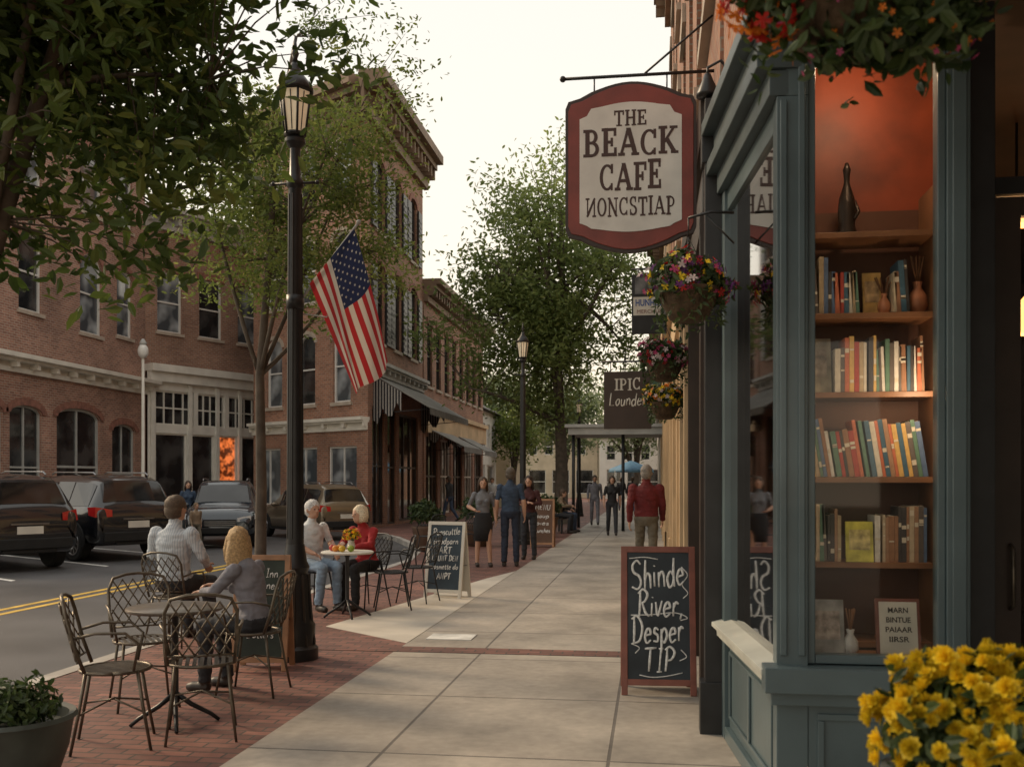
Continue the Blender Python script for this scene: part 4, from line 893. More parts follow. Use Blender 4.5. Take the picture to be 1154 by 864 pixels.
def flowerball(t,c,R3,nl,nb,leaf,bs,mats,seed,low=-.5,bl=B5,halfspace=None,mixseed=1):
    r=np.random.default_rng(seed);c=np.array(c);R3=np.array(R3)
    d=r.normal(size=(nl,3));d/=np.linalg.norm(d,axis=1)[:,None];d[:,2]=np.where(d[:,2]<low,-d[:,2],d[:,2]);k=np.array([.85+.45*noise.noise(V(x*2.2+seed)) for x in d])
    pos=c+d*R3*(r.uniform(.45,1.08,nl)*k)[:,None];nrm=d+r.normal(size=(nl,3))*.7
    put(scatter('foliage',LV,LF,pos,frameR(nrm,r),leaf*r.uniform(.6,1.3,nl),[gleaf],rs=seed),'foliage',t)
    if nb<=0: return
    d=r.normal(size=(nb,3));d/=np.linalg.norm(d,axis=1)[:,None];d[:,2]=np.where(d[:,2]<low,-d[:,2],d[:,2]);k=np.array([.9+.45*noise.noise(V(x*2.2+seed)) for x in d])
    pos=c+d*R3*(r.uniform(.88,1.12,nb)*k)[:,None];nrm=d+r.normal(size=(nb,3))*.35
    mi=np.array([int(abs(noise.noise(V(x*2.5+mixseed)))*2.6*len(mats)+r.random()*1.2)%len(mats) for x in d])
    o=put(scatter('blossoms',bl[0],bl[1],pos,frameR(nrm,r),bs*r.uniform(.7,1.25,nb),mats,mi=mi,rs=seed),'blossoms',t);o['kind']='stuff'
moss=M('coir_liner',(.07,.045,.025),.95,var=.5,scale=20,bump=1,bscale=50)
def basket(loc,Rb,label,seed,mats,top,wallx,grp='hanging flower baskets along the shopfronts'):
    t=thing('hanging_basket',label,'flower basket',loc,0,grp)
    mb=MB();mb.lathe([(Rb*.42,-Rb*.95),(Rb*.62,-Rb*.85),(Rb*.85,-.4*Rb),(Rb,0),(Rb*1.04,.02),(Rb*.95,.02)],n=20);mb.obj('basket',[moss],t)
    mb=MB()
    for k in range(3):
        a=2*math.pi*k/3+.4;mb.tube([(Rb*math.cos(a),Rb*math.sin(a),0),(0,0,top*.75)],.003,4)
    mb.tube([(0,0,top*.75),(0,0,top)],.004,4)
    if wallx is not None: mb.tube([(0,0,top),(wallx*.5,0,top+.03),(wallx,0,top+.02)],.008,6);mb.tube([(wallx,0,top-.15),(wallx*.4,0,top+.01)],.006,6)
    mb.obj('hanger',black,t)
    flowerball(t,(0,0,.06),(Rb*1.4,Rb*1.3,Rb*.95),1300,260,.065,.023,mats,seed,-.5)
    r=np.random.default_rng(seed+70);n=420;a=r.uniform(0,2*math.pi,n);z=-r.random(n)**1.3*Rb*1.15
    pos=np.stack([np.cos(a)*Rb*(1.02+.12*r.random(n)),np.sin(a)*Rb*(1.02+.12*r.random(n)),z],1)
    keep=np.array([noise.noise(V((math.cos(x)*2,math.sin(x)*2,seed)))>-.05 for x in a]);pos=pos[keep]
    put(scatter('trailing',LV,LF,pos,frameR(r.normal(size=(len(pos),3))+np.array([0,0,.2]),r),.045*r.uniform(.6,1.2,len(pos)),[gleaf],rs=seed),'trailing_foliage',t)
    return t
basket((.20,5.65,2.60),.17,'hanging basket overflowing with pink yellow and purple flowers',3,[pink,yel,pur,redp,whi],.42,.25)
basket((.11,9.2,2.62),.17,'hanging basket with red and white blooms on wall bracket',4,[redp,pink,whi],.5,.3)
basket((.13,10.9,2.38),.17,'hanging basket with orange and yellow trailing flowers',5,[ora,yel,whi],.5,.28)
nb=basket((.50,2.55,2.83),.23,'dark hanging basket with orange and red flowers',9,[ora,redp,ora,yel],.92,None)
flowerball(nb,(-.22,-.05,-.06),(.10,.11,.15),200,110,.055,.026,[ora,redp,ora],15,-.9);flowerball(nb,(.06,-.05,-.16),(.28,.18,.15),1200,105,.06,.010,[ora,pink],16,-.9)
yp=thing('flower_planter','planter crowded with yellow chrysanthemums on a stand','planter',(.68,2.1,0))
mb=MB();mb.lathe([(.16,0),(.15,.04),(.05,.08),(.05,.62),(.14,.66),(.17,.7),(.2,.93),(.22,.96),(.19,.96)],n=24);mb.obj('pot',M('planter_dark',(.04,.05,.05),.6,var=.3),yp)
flowerball(yp,(0,0,1.01),(.22,.22,.20),2400,400,.05,.021,[yel],23,-.3,B8)
lpz=thing('planter_bowl','round dark bowl planter with low green shrub','planter',(-2.99,4.30,0))
mb=MB();mb.lathe([(.13,0),(.14,.03),(.2,.12),(.26,.3),(.28,.42),(.3,.44),(.29,.46),(.26,.45),(.25,.4)],n=28);mb.obj('bowl',M('bowl_green',(.055,.07,.062),.55,var=.3,scale=6),lpz,sharp=50)
flowerball(lpz,(0,0,.45),(.24,.24,.17),1500,0,.05,.006,[gleaf],33,0)
for (x,y,s,sd) in((-4.1,23.4,.5,41),(-2.9,27.5,.45,42),(-5.0,21.6,.4,43)):
    p=thing('shrub_planter','round pot with clipped green shrub','planter',(x,y,0),0,'potted shrubs on the brick pavement');mb=MB();mb.lathe([(s*.5,0),(s*.7,.5),(s*.75,.55),(s*.68,.55)],n=16);mb.obj('pot',M('pot_brown',(.12,.07,.045),.7),p)
    flowerball(p,(0,0,.8),(s*.95,s*.95,s*.8),1500,0,.11,.02,[gleaf],sd,-.4)
# ------------------------------------------------------------------ furniture
def chair(loc,rz,label,mat=bronze,group='wrought metal bistro chairs'):
    t=thing('bistro_chair',label,'chair',loc,rz,group)
    mb=MB();P=[(.2*math.cos(a),.01+.2*math.sin(a)*.98,.45) for a in np.linspace(0,2*math.pi,25)];mb.tube(P,.011,6)
    for k in range(-4,5):
        x=k*.042;y=math.sqrt(max(0,.2**2-x*x));mb.beam((x,-y+.01,.452),(x,y+.01,.452),.024,.004)
    mb.obj('seat',mat,t)
    mb=MB()
    top=[(-.19,-.14,.46),(-.20,-.19,.6),(-.205,-.235,.78),(-.17,-.255,.86),(-.08,-.275,.885),(0,-.28,.89),(.08,-.275,.885),(.17,-.255,.86),(.205,-.235,.78),(.20,-.19,.6),(.19,-.14,.46)];mb.tube(top,.011,7)
    def bp(u,z):
        y=-.17-(z-.5)*.27-.03*(1-(u/.2)**2);return (u,y,z)
    for k in range(-5,6):
        for s in(1,-1):
            pts=[]
            for i in range(9):
                z=.52+.33*i/8;u=(k*.07+ (z-.685)*.65*s)
                if abs(u)<.195 and z<.87-.3*max(0,abs(u)-.12): pts.append(bp(u,z))
            if len(pts)>1: mb.tube(pts,.0055,4)
    mb.tube([bp(-.19,.52),bp(0,.52),bp(.19,.52)],.007,5);mb.obj('backrest',mat,t)
    for s in(-1,1):
        mb=MB();mb.tube([(s*.2,-.2,.66),(s*.235,-.08,.69),(s*.24,.08,.685),(s*.225,.15,.62),(s*.19,.12,.46)],.009,6);mb.obj('armrest',mat,t)
    for sx in(-1,1):
        for sy in(-1,1):
            mb=MB();mb.tube([(sx*.15,sy*.14,.45),(sx*.17,sy*.17,.25),(sx*.2,sy*.215,.0)],[.011,.01,.009],6);mb.obj('leg',mat,t)
    mb=MB();mb.tube([(-.172,-.172,.22),(.0,0,.27),(.172,.172,.22)],.006,5);mb.tube([(.172,-.172,.22),(.0,0,.275),(-.172,.172,.22)],.006,5);mb.obj('brace',mat,t);return t
ch=chair((-3.14,5.48,0),facing(.85,.4),'empty bronze lattice back bistro chair beside small table')
cg='wrought metal bistro chairs'
WB=(-2.90,6.98);SM=(-4.5,8.95)
copything(ch,(-2.72,5.75,0),facing(-.4,.9),'empty bronze bistro chair with its back turned',cg)
copything(ch,(WB[0],WB[1],0),facing(-.93,-.05),'bronze bistro chair with blonde woman sitting on it',cg)
copything(ch,(-3.50,6.50,0),facing(.6,-.8),'empty bronze bistro chair behind small round table',cg)
copything(ch,(SM[0],SM[1],0),facing(.1,1),'bronze bistro chair under man in pale shirt',cg)
ch2=chair((-3.12,11.75,0),facing(-.9,-.3),'empty black bistro chair by the second table',black,cg)
copything(ch2,(-2.98,12.5,0),facing(-.9,.2),'empty black bistro chair further along',cg)
copything(ch2,(-4.12,11.72,0),facing(.8,-.5),'black bistro chair under white haired man',cg)
copything(ch2,(-3.5,11.95,0),facing(-.5,-.8),'black bistro chair under woman in red',cg)
copything(ch2,(-4.4,19.5,0),1.0,'empty black bistro chair near shop planters',cg);copything(ch2,(-3.9,20.4,0),2.4,'empty black bistro chair near shop planters',cg);copything(ch2,(-5.2,22.8,0),.4,'empty black bistro chair near shop planters',cg)
def table(loc,R,label,mat):
    t=thing('cafe_table',label,'table',loc);mb=MB();mb.lathe([(R-.01,.725),(R,.735),(R,.745),(R-.012,.752)],n=36);mb.obj('table_top',mat,t,sharp=40)
    mb=MB();mb.lathe([(.03,.12),(.022,.2),(.022,.68),(.05,.724)],n=14);mb.obj('column',black,t)
    for k in range(4):
        a=k*math.pi/2+.5;mb=MB();mb.tube([(0,0,.2),(.1*math.cos(a),.1*math.sin(a),.12),(.22*math.cos(a),.22*math.sin(a),.05),(.27*math.cos(a),.27*math.sin(a),.008)],[.018,.016,.014,.012],7);mb.obj('foot',black,t)
    return t
ttop=M('table_top_metal',(.15,.13,.11),.35,.5,var=.3,scale=8)
table((-3.02,6.0,0),.3,'small round dark metal cafe table',ttop);tb=table((-3.45,11.0,0),.3,'small round white cafe table with fruit and flowers',trimw)
fv=thing('flower_vase','vase with orange and yellow flowers on table','vase',(-3.42,11.05,.753));mb=MB();mb.lathe([(.03,0),(.05,.05),(.035,.1),(.04,.12)],n=12);mb.obj('pot',scream,fv);flowerball(fv,(0,0,.17),(.1,.1,.08),150,105,.04,.02,[ora,yel],51,-.5)
for i,(x,y,c) in enumerate(((-3.55,10.88,(.7,.25,.03)),(-3.46,10.84,(.65,.4,.03)),(-3.62,10.98,(.45,.04,.03)),(-3.53,10.96,(.7,.3,.03)),(-3.37,10.88,(.3,.4,.05)))):
    mb=MB();mb.ell((0,0,.038),(.04,.04,.038));o=mb.obj('fruit',M('fruit_skin',c,.4),None,M=T(x,y,.752),uv=False);tag(o,'round ripe fruit on white table','fruit','fruit on the second table')
def aboard(loc,rz,W,H,label,fm,bm_,lines,txt,grp='chalkboard signs on the pavement',lean=rad(9)):
    t=thing('chalkboard_sign',label,'chalkboard sign',loc,rz,grp);sp=H*math.sin(lean)
    M1=T(0,-sp,0)@RX(-lean);fw=.045
    mb=MB();mb.M=M1;leg=.07
    mb.box(-W/2,-W/2+fw,-.012,.012,0,H);mb.box(W/2-fw,W/2,-.012,.012,0,H);mb.box(-W/2+fw,W/2-fw,-.011,.011,H-fw,H);mb.box(-W/2+fw,W/2-fw,-.011,.011,leg,leg+fw);mb.obj('frame',fm,t,bevel=.003)
    mb=MB();mb.M=M1;mb.box(-W/2+fw,W/2-fw,-.004,.006,leg+fw,H-fw);mb.obj('chalkboard',bm_,t)
    M2=T(0,sp,0)@RX(lean)
    mb=MB();mb.M=M2;mb.box(-W/2,-W/2+fw,-.012,.012,0,H-.01);mb.box(W/2-fw,W/2,-.012,.012,0,H-.01);mb.box(-W/2+fw,W/2-fw,-.008,.008,leg,H-.02);mb.obj('back_panel',fm,t)
    for s in(-1,1): mb=MB();mb.tube([(s*(W/2-.02),-sp*.55,H*.42),(s*(W/2-.02),sp*.55,H*.42)],.004,4);mb.obj('hinge_chain',black,t)
    if lines:
        mb=MB()
        for (s,cx,cz,h,w,rot,r_) in lines: handwrite(mb,s,cx,cz,w,h,-.006,r_,M1,rot)
        mb.obj('lettering',txt,t)
    return t
ab=aboard((.04,7.45,0),rad(3),.54,1.08,'tall chalkboard sign in red wooden frame with white handwriting',redw,slate,[('Shinde',-.01,.885,.21,.39,-.10,.0098),('River,',.01,.665,.19,.33,-.03,.0098),('Desper',-.01,.475,.19,.38,-.06,.0098),('TIP',0,.255,.17,.22,0,.0098)],chalk)
M1=T(0,-1.08*math.sin(rad(9)),0)@RX(-rad(9));mb=MB();mb.M=M1@Matrix.Diagonal((1,.2,1,1))
for P in ([(.17,.93),(.215,.87),(.175,.80),(.215,.74),(.18,.70)],[(-.2,.575),(-.05,.58),(.12,.595),(.21,.56),(.16,.54)],[(-.14,.145),(-.05,.13),(.06,.14),(.17,.165)],[(-.2,.37),(-.14,.34),(-.17,.30)],[(.16,.33),(.2,.28),(.15,.25)],[(-.21,.99),(-.1,1.0),(.0,.985)]):
    mb.tube([(q.x,-.006*5,q.y) for q in crspline(P)],.004,5)
mb.obj('chalk_flourish',chalk,ab)
aboard((-3.2,7.9,0),rad(8),.46,.95,'wooden framed chalkboard menu beside the lamp post',woodl,slateg,[('Pies Inn',0,.80,.07,.26,0,.0045),('Lancines',.0,.70,.065,.28,0,.0045),('s',0,.50,.12,.05,0,.005),('Dutters',0,.30,.06,.22,0,.0045)],chalk)
aboard((-2.72,13.1,0),rad(-14),.55,1.02,'pale wood framed blue chalkboard sign with painted lettering',trimw,slateb,[('Punscuttle',0,.89,.09,.40,-.05,.007),('woodparn',0,.76,.085,.36,0,.007),('ART',0,.64,.09,.18,0,.008),('LAUNT DEN',0,.53,.07,.38,0,.007),('wasmette do',0,.42,.07,.40,0,.006),('ANPT',0,.29,.08,.20,0,.008)],chalk)
aboard((-2.55,23.3,0),0,.56,1.15,'brown wooden chalkboard sign farther along pavement',woodl,M('brown_board',(.12,.065,.04),.7),[('MENU',0,.95,.12,.36,0,.01),('soup',0,.75,.1,.3,0,.01),('pies',0,.58,.1,.3,0,.01),('Lunches',0,.4,.1,.36,0,.01)],chalk)
bn=thing('bench','dark slatted bench beside the pavement','bench',(-2.75,30.0,0),facing(1,-.1))
mb=MB();[mb.box(-.8,.8,-.2+k*.11,-.11+k*.11,.42,.45) for k in range(4)];mb.obj('seat',darkw,bn);mb=MB();[mb.box(-.8,.8,-.26,-.235,.55+k*.12,.63+k*.12) for k in range(3)];mb.obj('backrest',darkw,bn)
for s in(-1,1):
    mb=MB();mb.box(s*.7-.03,s*.7+.03,-.2,-.15,0,.419);mb.box(s*.7-.03,s*.7+.03,.15,.2,0,.419);mb.box(s*.7-.03,s*.7+.03,-.234,-.2,.3,.9);mb.obj('leg',black,bn)
# ------------------------------------------------------------------ cars
def car(loc,rz,paint,label,scale=1.0):
    t=thing('parked_car',label,'car',loc,rz,'cars parked across the street');t.scale=(scale,)*3
    S=[(-2.34,.52,.80,.84,.72,.88),(-2.31,.38,.89,1.04,.78,1.09),(-2.24,.34,.94,1.10,.76,1.2),(-2.03,.33,.955,1.12,.66,1.68),(-1.8,.33,.96,1.12,.65,1.76),(-1.1,.31,.965,1.10,.67,1.80),(-.4,.30,.965,1.08,.68,1.81),(.2,.30,.965,1.06,.67,1.78),(.42,.30,.965,1.06,.66,1.72),(1.08,.30,.96,1.05,.78,1.15),(1.3,.30,.955,1.05,.80,1.12),(1.9,.32,.935,.98,.78,1.06),(2.2,.36,.87,.88,.70,.95),(2.33,.45,.76,.74,.62,.78)]
    def sec(s):
        x,zb,w,b_,wr,zr=s
        return [(0,zb),(w*.82,zb),(w*.96,zb+.07),(w*1.0,zb+.2),(w*1.0,b_-.22),(w*.985,b_-.06),(w*.955,b_),(wr+(w*.955-wr)*.12,zr-(zr-b_)*.14),(wr*.93,zr-.012),(wr*.6,zr+.012),(0,zr+.02)]
    G=[[V((s[0],y,z)) for y,z in sec(s)] for s in S];n=len(G[0])
    mb=MB()
    for sg in(1,-1):
        for i in range(len(G)-1):
            for j in range(n-1):
                q=[G[i][j],G[i+1][j],G[i+1][j+1],G[i][j+1]];q=[V((p.x,p.y*sg,p.z)) for p in q]
                if sg==1:q=q[::-1]
                mb.add(q,[(0,1,2,3)],0,True)
        for e,fl in((0,1),(len(G)-1,-1)):
            q=[V((p.x,p.y*sg,p.z)) for p in G[e]]
            if sg*fl>0:q=q[::-1]
            mb.add(q,[tuple(range(n))],0,False)
    me_=mb.mesh('body',paint,uv=False)
    bm2=bmesh.new();bm2.from_mesh(me_);bmesh.ops.remove_doubles(bm2,verts=bm2.verts,dist=.0005);bmesh.ops.recalc_face_normals(bm2,faces=bm2.faces);bm2.to_mesh(me_);bm2.free();me_.set_sharp_from_angle(angle=rad(38))
    put(me_,'body',t)
    def patch(mb,a,b,c,d,u0,u1,v0,v1,off):
        f=lambda u,v:a.lerp(b,u).lerp(d.lerp(c,u),v)
        nn=(b-a).cross(d-a).normalized();ctr=(a+b+c+d)/4
        if nn.dot(ctr-V((0,0,.9)))<0: nn=-nn
        q=[f(u0,v0)+nn*off,f(u1,v0)+nn*off,f(u1,v1)+nn*off,f(u0,v1)+nn*off];mb.add(q,[(0,1,2,3)])
    cg_=winglass('car_glass',(.008,.009,.01),(.03,.032,.035))
    for sg in(1,-1):
        fl=lambda p:V((p.x,p.y*sg,p.z))
        mb=MB()
        for i,(u0,u1) in {3:(.35,1),4:(0,.94),5:(.0,.93),6:(.05,1),7:(0,1),8:(0,.72)}.items():
            a,b_,c_,d_=[fl(p) for p in(G[i][6],G[i+1][6],G[i+1][7],G[i][7])]
            patch(mb,a,b_,c_,d_,u0,u1,.06,.92,.008)
        mb.obj('side_window',cg_,t,uv=False)
    for nm,i in(('rear_window',2),('windshield',8)):
        mb=MB()
        for sg in(1,-1):
            fl=lambda p:V((p.x,p.y*sg,p.z))
            for j in(8,9): patch(mb,fl(G[i][j]),fl(G[i+1][j]),fl(G[i+1][j+1]),fl(G[i][j+1]),.08,.9,0,1,.008)
            patch(mb,fl(G[i][7]),fl(G[i+1][7]),fl(G[i+1][8]),fl(G[i][8]),.1,.88,.45,1,.008)
        mb.obj(nm,cg_,t,uv=False)
    tl=M('tail_light_red',(.45,.012,.012),.15,coat=.8);hl=M('headlight_glass',(.6,.6,.6),.15,coat=.5)
    for s in(-1,1):
        mb=MB();mb.add([(-2.355,s*.60,.94),(-2.345,s*.60,1.08),(-2.26,s*.915,1.14),(-2.28,s*.935,.93),(-2.02,s*.960,1.13),(-2.08,s*.968,.97)],[(0,1,2,3),(3,2,4,5)]);mb.obj('tail_light',tl,t,uv=False)
        mb=MB();mb.add([(2.345,s*.45,.72),(2.345,s*.45,.82),(2.26,s*.78,.88),(2.27,s*.8,.74),(1.98,s*.9,.94),(2.05,s*.92,.80)],[(0,1,2,3),(3,2,4,5)]);mb.obj('headlight',hl,t,uv=False)
        mb=MB();mb.ell((.62,s*1.04,1.12),(.07,.11,.075));mb.obj('side_mirror',paint,t,uv=False)
        mb=MB();mb.tube([(-1.7,s*.60,1.79),(-1.6,s*.60,1.85),(.0,s*.61,1.87),(.15,s*.60,1.82)],.018,6);mb.obj('roof_rail',rimm,t,uv=False)
        for x in(-.2,-1.05):
            mb=MB();mb.box(x-.09,x+.09,s*.967-.012,s*.967+.012,.92,.945);mb.obj('door_handle',rimm,t,uv=False)
    mb=MB();mb.box(-2.38,-2.31,-.78,.78,.42,.62);mb.box(-2.35,-2.25,-.5,.5,.34,.42);mb.obj('rear_bumper',tread,t,bevel=.02,uv=False)
    mb=MB();mb.box(2.30,2.37,-.62,.62,.40,.56);mb.obj('front_bumper',tread,t,bevel=.02,uv=False)
    mb=MB();mb.box(2.335,2.355,-.42,.42,.6,.78);[mb.box(2.356,2.362,-.4,.4,.62+k*.05,.635+k*.05,1) for k in range(3)];mb.obj('grille',[tread,rimm],t,uv=False)
    mb=MB();mb.box(-2.352,-2.342,-.24,.24,.70,.84);mb.obj('license_plate',trimw,t,uv=False)
    mb=MB();mb.box(-2.352,-2.33,-.35,.35,.87,.90);mb.obj('chrome_strip',rimm,t,uv=False)
    for s in(-1,1):
        mb=MB();mb.box(-1.0,1.0,s*.965-.02,s*.965+.02,.29,.38);mb.obj('side_skirt',tread,t,uv=False)
    for x in(-1.45,1.45):
        for s in(-1,1):
            mb=MB();mb.M=T(x,s*.86,.37)@RX(math.pi/2);mb.lathe([(.20,-.12),(.34,-.12),(.37,-.09),(.37,.09),(.34,.12),(.20,.12)],n=28);wo=mb.obj('wheel',tread,t,uv=False,sharp=35)
            mb=MB();mb.M=T(x,s*.975,.37)@RX(math.pi/2)
            for k in range(10):
                a=2*math.pi*k/10;mb.beam((.03*math.cos(a),.03*math.sin(a),0),(.23*math.cos(a),.23*math.sin(a),0),.035,.02)
            P=[(.235*math.cos(a),.235*math.sin(a),0) for a in np.linspace(0,2*math.pi,25)];mb.tube(P,.018,6);mb.ell((0,0,0),(.04,.04,.02));mb.obj('rim',rimm,wo,uv=False)
            mb=MB();P=[(x+.44*math.cos(a),s*.96,.38+.44*math.sin(a)) for a in np.linspace(-.2,math.pi+.2,20)]
            mb.tube(P,.025,6);mb.add([(x,s*.968,.38)]+[(p[0],s*.968,p[2]) for p in P],[(0,i+1,i+2) for i in range(len(P)-1)]);mb.obj('wheel_arch',tread,t,uv=False)
    return t
pb=M('car_paint_black',(.009,.010,.013),.2,0,var=.05,coat=1);pdb=M('car_paint_dark_blue',(.022,.032,.045),.2,.2,var=.05,coat=1);pg=M('car_paint_bronze',(.19,.15,.10),.3,.5,var=.05,coat=1)
def carat(rx,ry,hx,hy,paint,label,rear=True,scale=1):
    h=V((hx,hy)).normalized();a=math.atan2(h.y,h.x);c=V((rx,ry))+(h*2.3*scale if rear else V((0,0)));return car((c.x,c.y,-.12),a,paint,label,scale)
carat(-11.35,16.9,-.86,.51,pb,'black suv parked nose in with rear facing street')
carat(-10.75,19.7,-.86,.51,pb,'black suv parked nose in showing rear door and plate')
carat(-11.3,25.3,.35,-.94,pdb,'dark blue suv parked with headlights toward the street',False,.93)
carat(-10.1,28.6,-.75,.66,pg,'bronze brown suv parked near the brick building',False,.88)
# ------------------------------------------------------------------ people
skinm=M('skin',(.50,.29,.20),.55,var=.08);shoem=M('shoe_leather',(.03,.022,.018),.5)
def person(label,loc,rz,pose,shirt,pants,h=1.75,hairc=(.1,.06,.03),hair='short',sleeve='long',fem=False,legs='pants',skirt=None,vox=.010,hold=None,headyaw=0,slim=1,group=None,shoe=None):
    s=h/1.75; J=dict(pel=(0,0,.95),neck=(0,-.01,1.46),head=(0,.02,1.625),kneeL=(-.10,.02,.50),ankL=(-.11,-.03,.085),kneeR=(.10,.02,.50),ankR=(.11,-.03,.085),elbL=(-.235,-.04,1.15),wriL=(-.25,.04,.90),elbR=(.235,-.04,1.15),wriR=(.25,.04,.90))
    if pose=='walk': J.update(kneeL=(-.10,.16,.52),ankL=(-.10,.26,.10),kneeR=(.10,-.03,.51),ankR=(.10,-.32,.15),elbL=(-.235,-.10,1.16),wriL=(-.245,-.06,.91),elbR=(.235,.04,1.15),wriR=(.235,.16,.93),neck=(0,.02,1.46),head=(0,.055,1.625))
    if pose=='contrapposto': J.update(kneeL=(-.11,.06,.50),ankL=(-.14,.05,.085),elbR=(.28,-.06,1.17),wriR=(.16,.13,1.10))
    if pose=='crossed': J.update(elbL=(-.25,.02,1.17),wriL=(.02,.19,1.14),elbR=(.25,.02,1.17),wriR=(-.03,.22,1.19))
    if pose.startswith('sit'):
        J.update(pel=(0,-.02,.56),neck=(0,-.03,1.06),head=(0,.015,1.22),kneeL=(-.11,.40,.53),ankL=(-.12,.38,.085),kneeR=(.11,.41,.53),ankR=(.12,.34,.085),elbL=(-.26,.02,.80),wriL=(-.17,.26,.70),elbR=(.26,.02,.80),wriR=(.15,.27,.70))
        if pose=='sitlean': J.update(neck=(0,.08,1.05),head=(0,.15,1.20),elbL=(-.23,.22,.82),wriL=(-.10,.42,.80),elbR=(.23,.22,.82),wriR=(.08,.40,.84))
    J={k:V(v)*s for k,v in J.items()}
    ws=(.92 if fem else 1.0)*slim
    up=(J['neck']-J['pel']).normalized();rt=V((1,0,0));fw=up.cross(rt);Lt=(J['neck']-J['pel']).length
    mb=MB();prof=[(-.2,.10,.08),(-.1,.155,.118),(0,.172,.128),(.25,.142 if fem else .155,.108),(.5,.150 if fem else .162,.118),(.72,.172,.122),(.88,.160,.10),(.98,.085,.075),(1.06,.056,.058)]
    mb.loft([(J['pel']+up*Lt*t,rt*a*s*ws,fw*b*s*(.95 if fem else 1)) for t,a,b in prof],20)
    if fem:
        for sg in(-1,1): mb.ell(J['pel']+up*Lt*.62+rt*sg*.07*s+fw*.085*s,.058*s)
    segs=[(J['pel']+up*Lt*.12,J['pel']+up*Lt*.9,.15*s,'shirt'),(J['pel']+up*Lt*-.15,J['pel']+up*Lt*.0,.15*s,'pants'),(J['neck']+up*.01*s,J['head'],.052*s,'skin')]
    mb.tube([J['neck']-up*.04*s,J['head']-up*.03*s],[.058*s*ws,.053*s*ws],12)
    for sd,sg in(('L',-1),('R',1)):
        sh=J['pel']+up*Lt*.885+rt*sg*.178*s*ws;el=J['elb'+sd];wr=J['wri'+sd];hp=J['pel']+rt*sg*.092*s;kn=J['knee'+sd];an=J['ank'+sd]
        bulk=1.12 if sleeve=='long' else 1.0
        mb.ell(sh,.064*s*ws);a=sh.lerp(el,.45)
        mb.tube([sh,a,el],[.060*s*ws*bulk,.050*s*ws*bulk,.042*s*ws*bulk],12);mb.ell(el,.043*s*ws*bulk)
        b_=el.lerp(wr,.3);mb.tube([el,b_,wr],[.042*s*ws*bulk,.043*s*ws*bulk,.029*s*ws*(1.2 if sleeve=='long' else 1)],12);mb.ell(wr,.028*s)
        segs+=[(sh,sh.lerp(el,.8),.05*s,'shirt')]
        if sleeve=='long': segs+=[(el,el.lerp(wr,.93),.04*s,'shirt')]
        else: segs+=[(sh.lerp(el,.99),wr,.05*s,'skin')]
        d=(wr-el).normalized();wd=V((0,1,0))-d*d.y
        if wd.length<.5: wd=V((1,0,0))-d*d.x
        wd.normalize();nm=d.cross(wd).normalized()
        if pose.startswith('sit') and nm.z>0: nm=-nm
        elif not pose.startswith('sit') and nm.x*sg>0: nm=-nm
        Rm=Matrix((wd,nm,d)).transposed();mb.ell(wr+d*.045*s,(.038*s,.016*s,.052*s),R=Rm)
        for k,ln in enumerate((.066,.075,.072,.058)):
            o=(k-1.5)*.0185*s;p0=wr+d*.082*s+wd*-o;p1=p0+(d*.9+nm*.28).normalized()*ln*.5*s+wd*-o*.1;p2=p1+(d*.6+nm*.75).normalized()*ln*.5*s
            mb.tube([p0-d*.02*s,p0,p1,p2],[.009*s,.0092*s,.0088*s,.0075*s],7)
        p0=wr+d*.025*s+wd*.025*s;p1=p0+(d*.6+wd*.75+nm*.2).normalized()*.035*s;p2=p1+(d*.85+wd*.2+nm*.4).normalized()*.03*s
        mb.tube([p0,p1,p2],[.013*s,.0105*s,.0085*s],7)
        segs.append((wr+d*.015*s,wr+d*.15*s,.035*s,'skin'))
        lb=1.16 if legs=='pants' else .95
        mb.ell(hp,.09*s);m1=hp.lerp(kn,.4);mb.tube([hp,m1,kn],[.088*s,.078*s,.056*s*lb],14);mb.ell(kn,.057*s*lb)
        c_=kn.lerp(an,.3)-V((0,.012*s,0));mb.tube([kn,c_,an],[.055*s*lb,.055*s*lb,(.036 if legs!='pants' else .052)*s],12)
        reg='pants' if legs=='pants' else 'skin'
        segs+=[(hp,kn,.07*s,'pants' if legs=='pants' or pose.startswith('sit') else reg),(kn,kn.lerp(an,.92),.05*s,reg)]
        hv=(an-kn).normalized();fd=V((0,1,0))-hv*hv.y*.35
        if an.y-kn.y<-.2*s: fd=V((0,.85,-.5))
        fd.normalize();heel=an+V((0,-.02*s,0))-V((0,0,.03*s));
        if fd.z>-.1: heel.z=min(heel.z,an.z-.04*s)
        toe=heel+fd*.19*s
        if pose=='stand' or an.z<.1*s: toe.z=.032*s;heel.z=.040*s
        mb.tube([heel-fd*.02*s,heel+fd*.04*s,heel.lerp(toe,.7),toe],[.034*s,.042*s,.044*s,.028*s],12)
        mb.ell(an-V((0,0,.01*s)),.042*s);segs.append((heel,toe,.05*s,'shoe'))
    H=J['head'];HR=RZ(headyaw).to_3x3();hf=HR@V((0,1,0));hr=HR@V((1,0,0));hu=V((0,0,1))
    mb.ell(H+hu*.012*s,(.075*s,.096*s,.108*s),R=HR,nu=20,nv=14);mb.ell(H-hu*.062*s+hf*.024*s,(.054*s,.062*s,.052*s),R=HR)
    mb.tube([H+hf*.088*s+hu*.02*s,H+hf*.112*s-hu*.018*s,H+hf*.09*s-hu*.028*s],[.009*s,.014*s,.010*s],8)
    mb.ell(H+hf*.08*s-hu*.056*s,(.024*s,.014*s,.010*s),R=HR);mb.ell(H+hf*.078*s+hu*.03*s,(.045*s,.016*s,.010*s),R=HR)
    for sg in(-1,1): mb.ell(H+hr*sg*.077*s-hf*.004*s-hu*.006*s,(.012*s,.02*s,.031*s),R=HR)
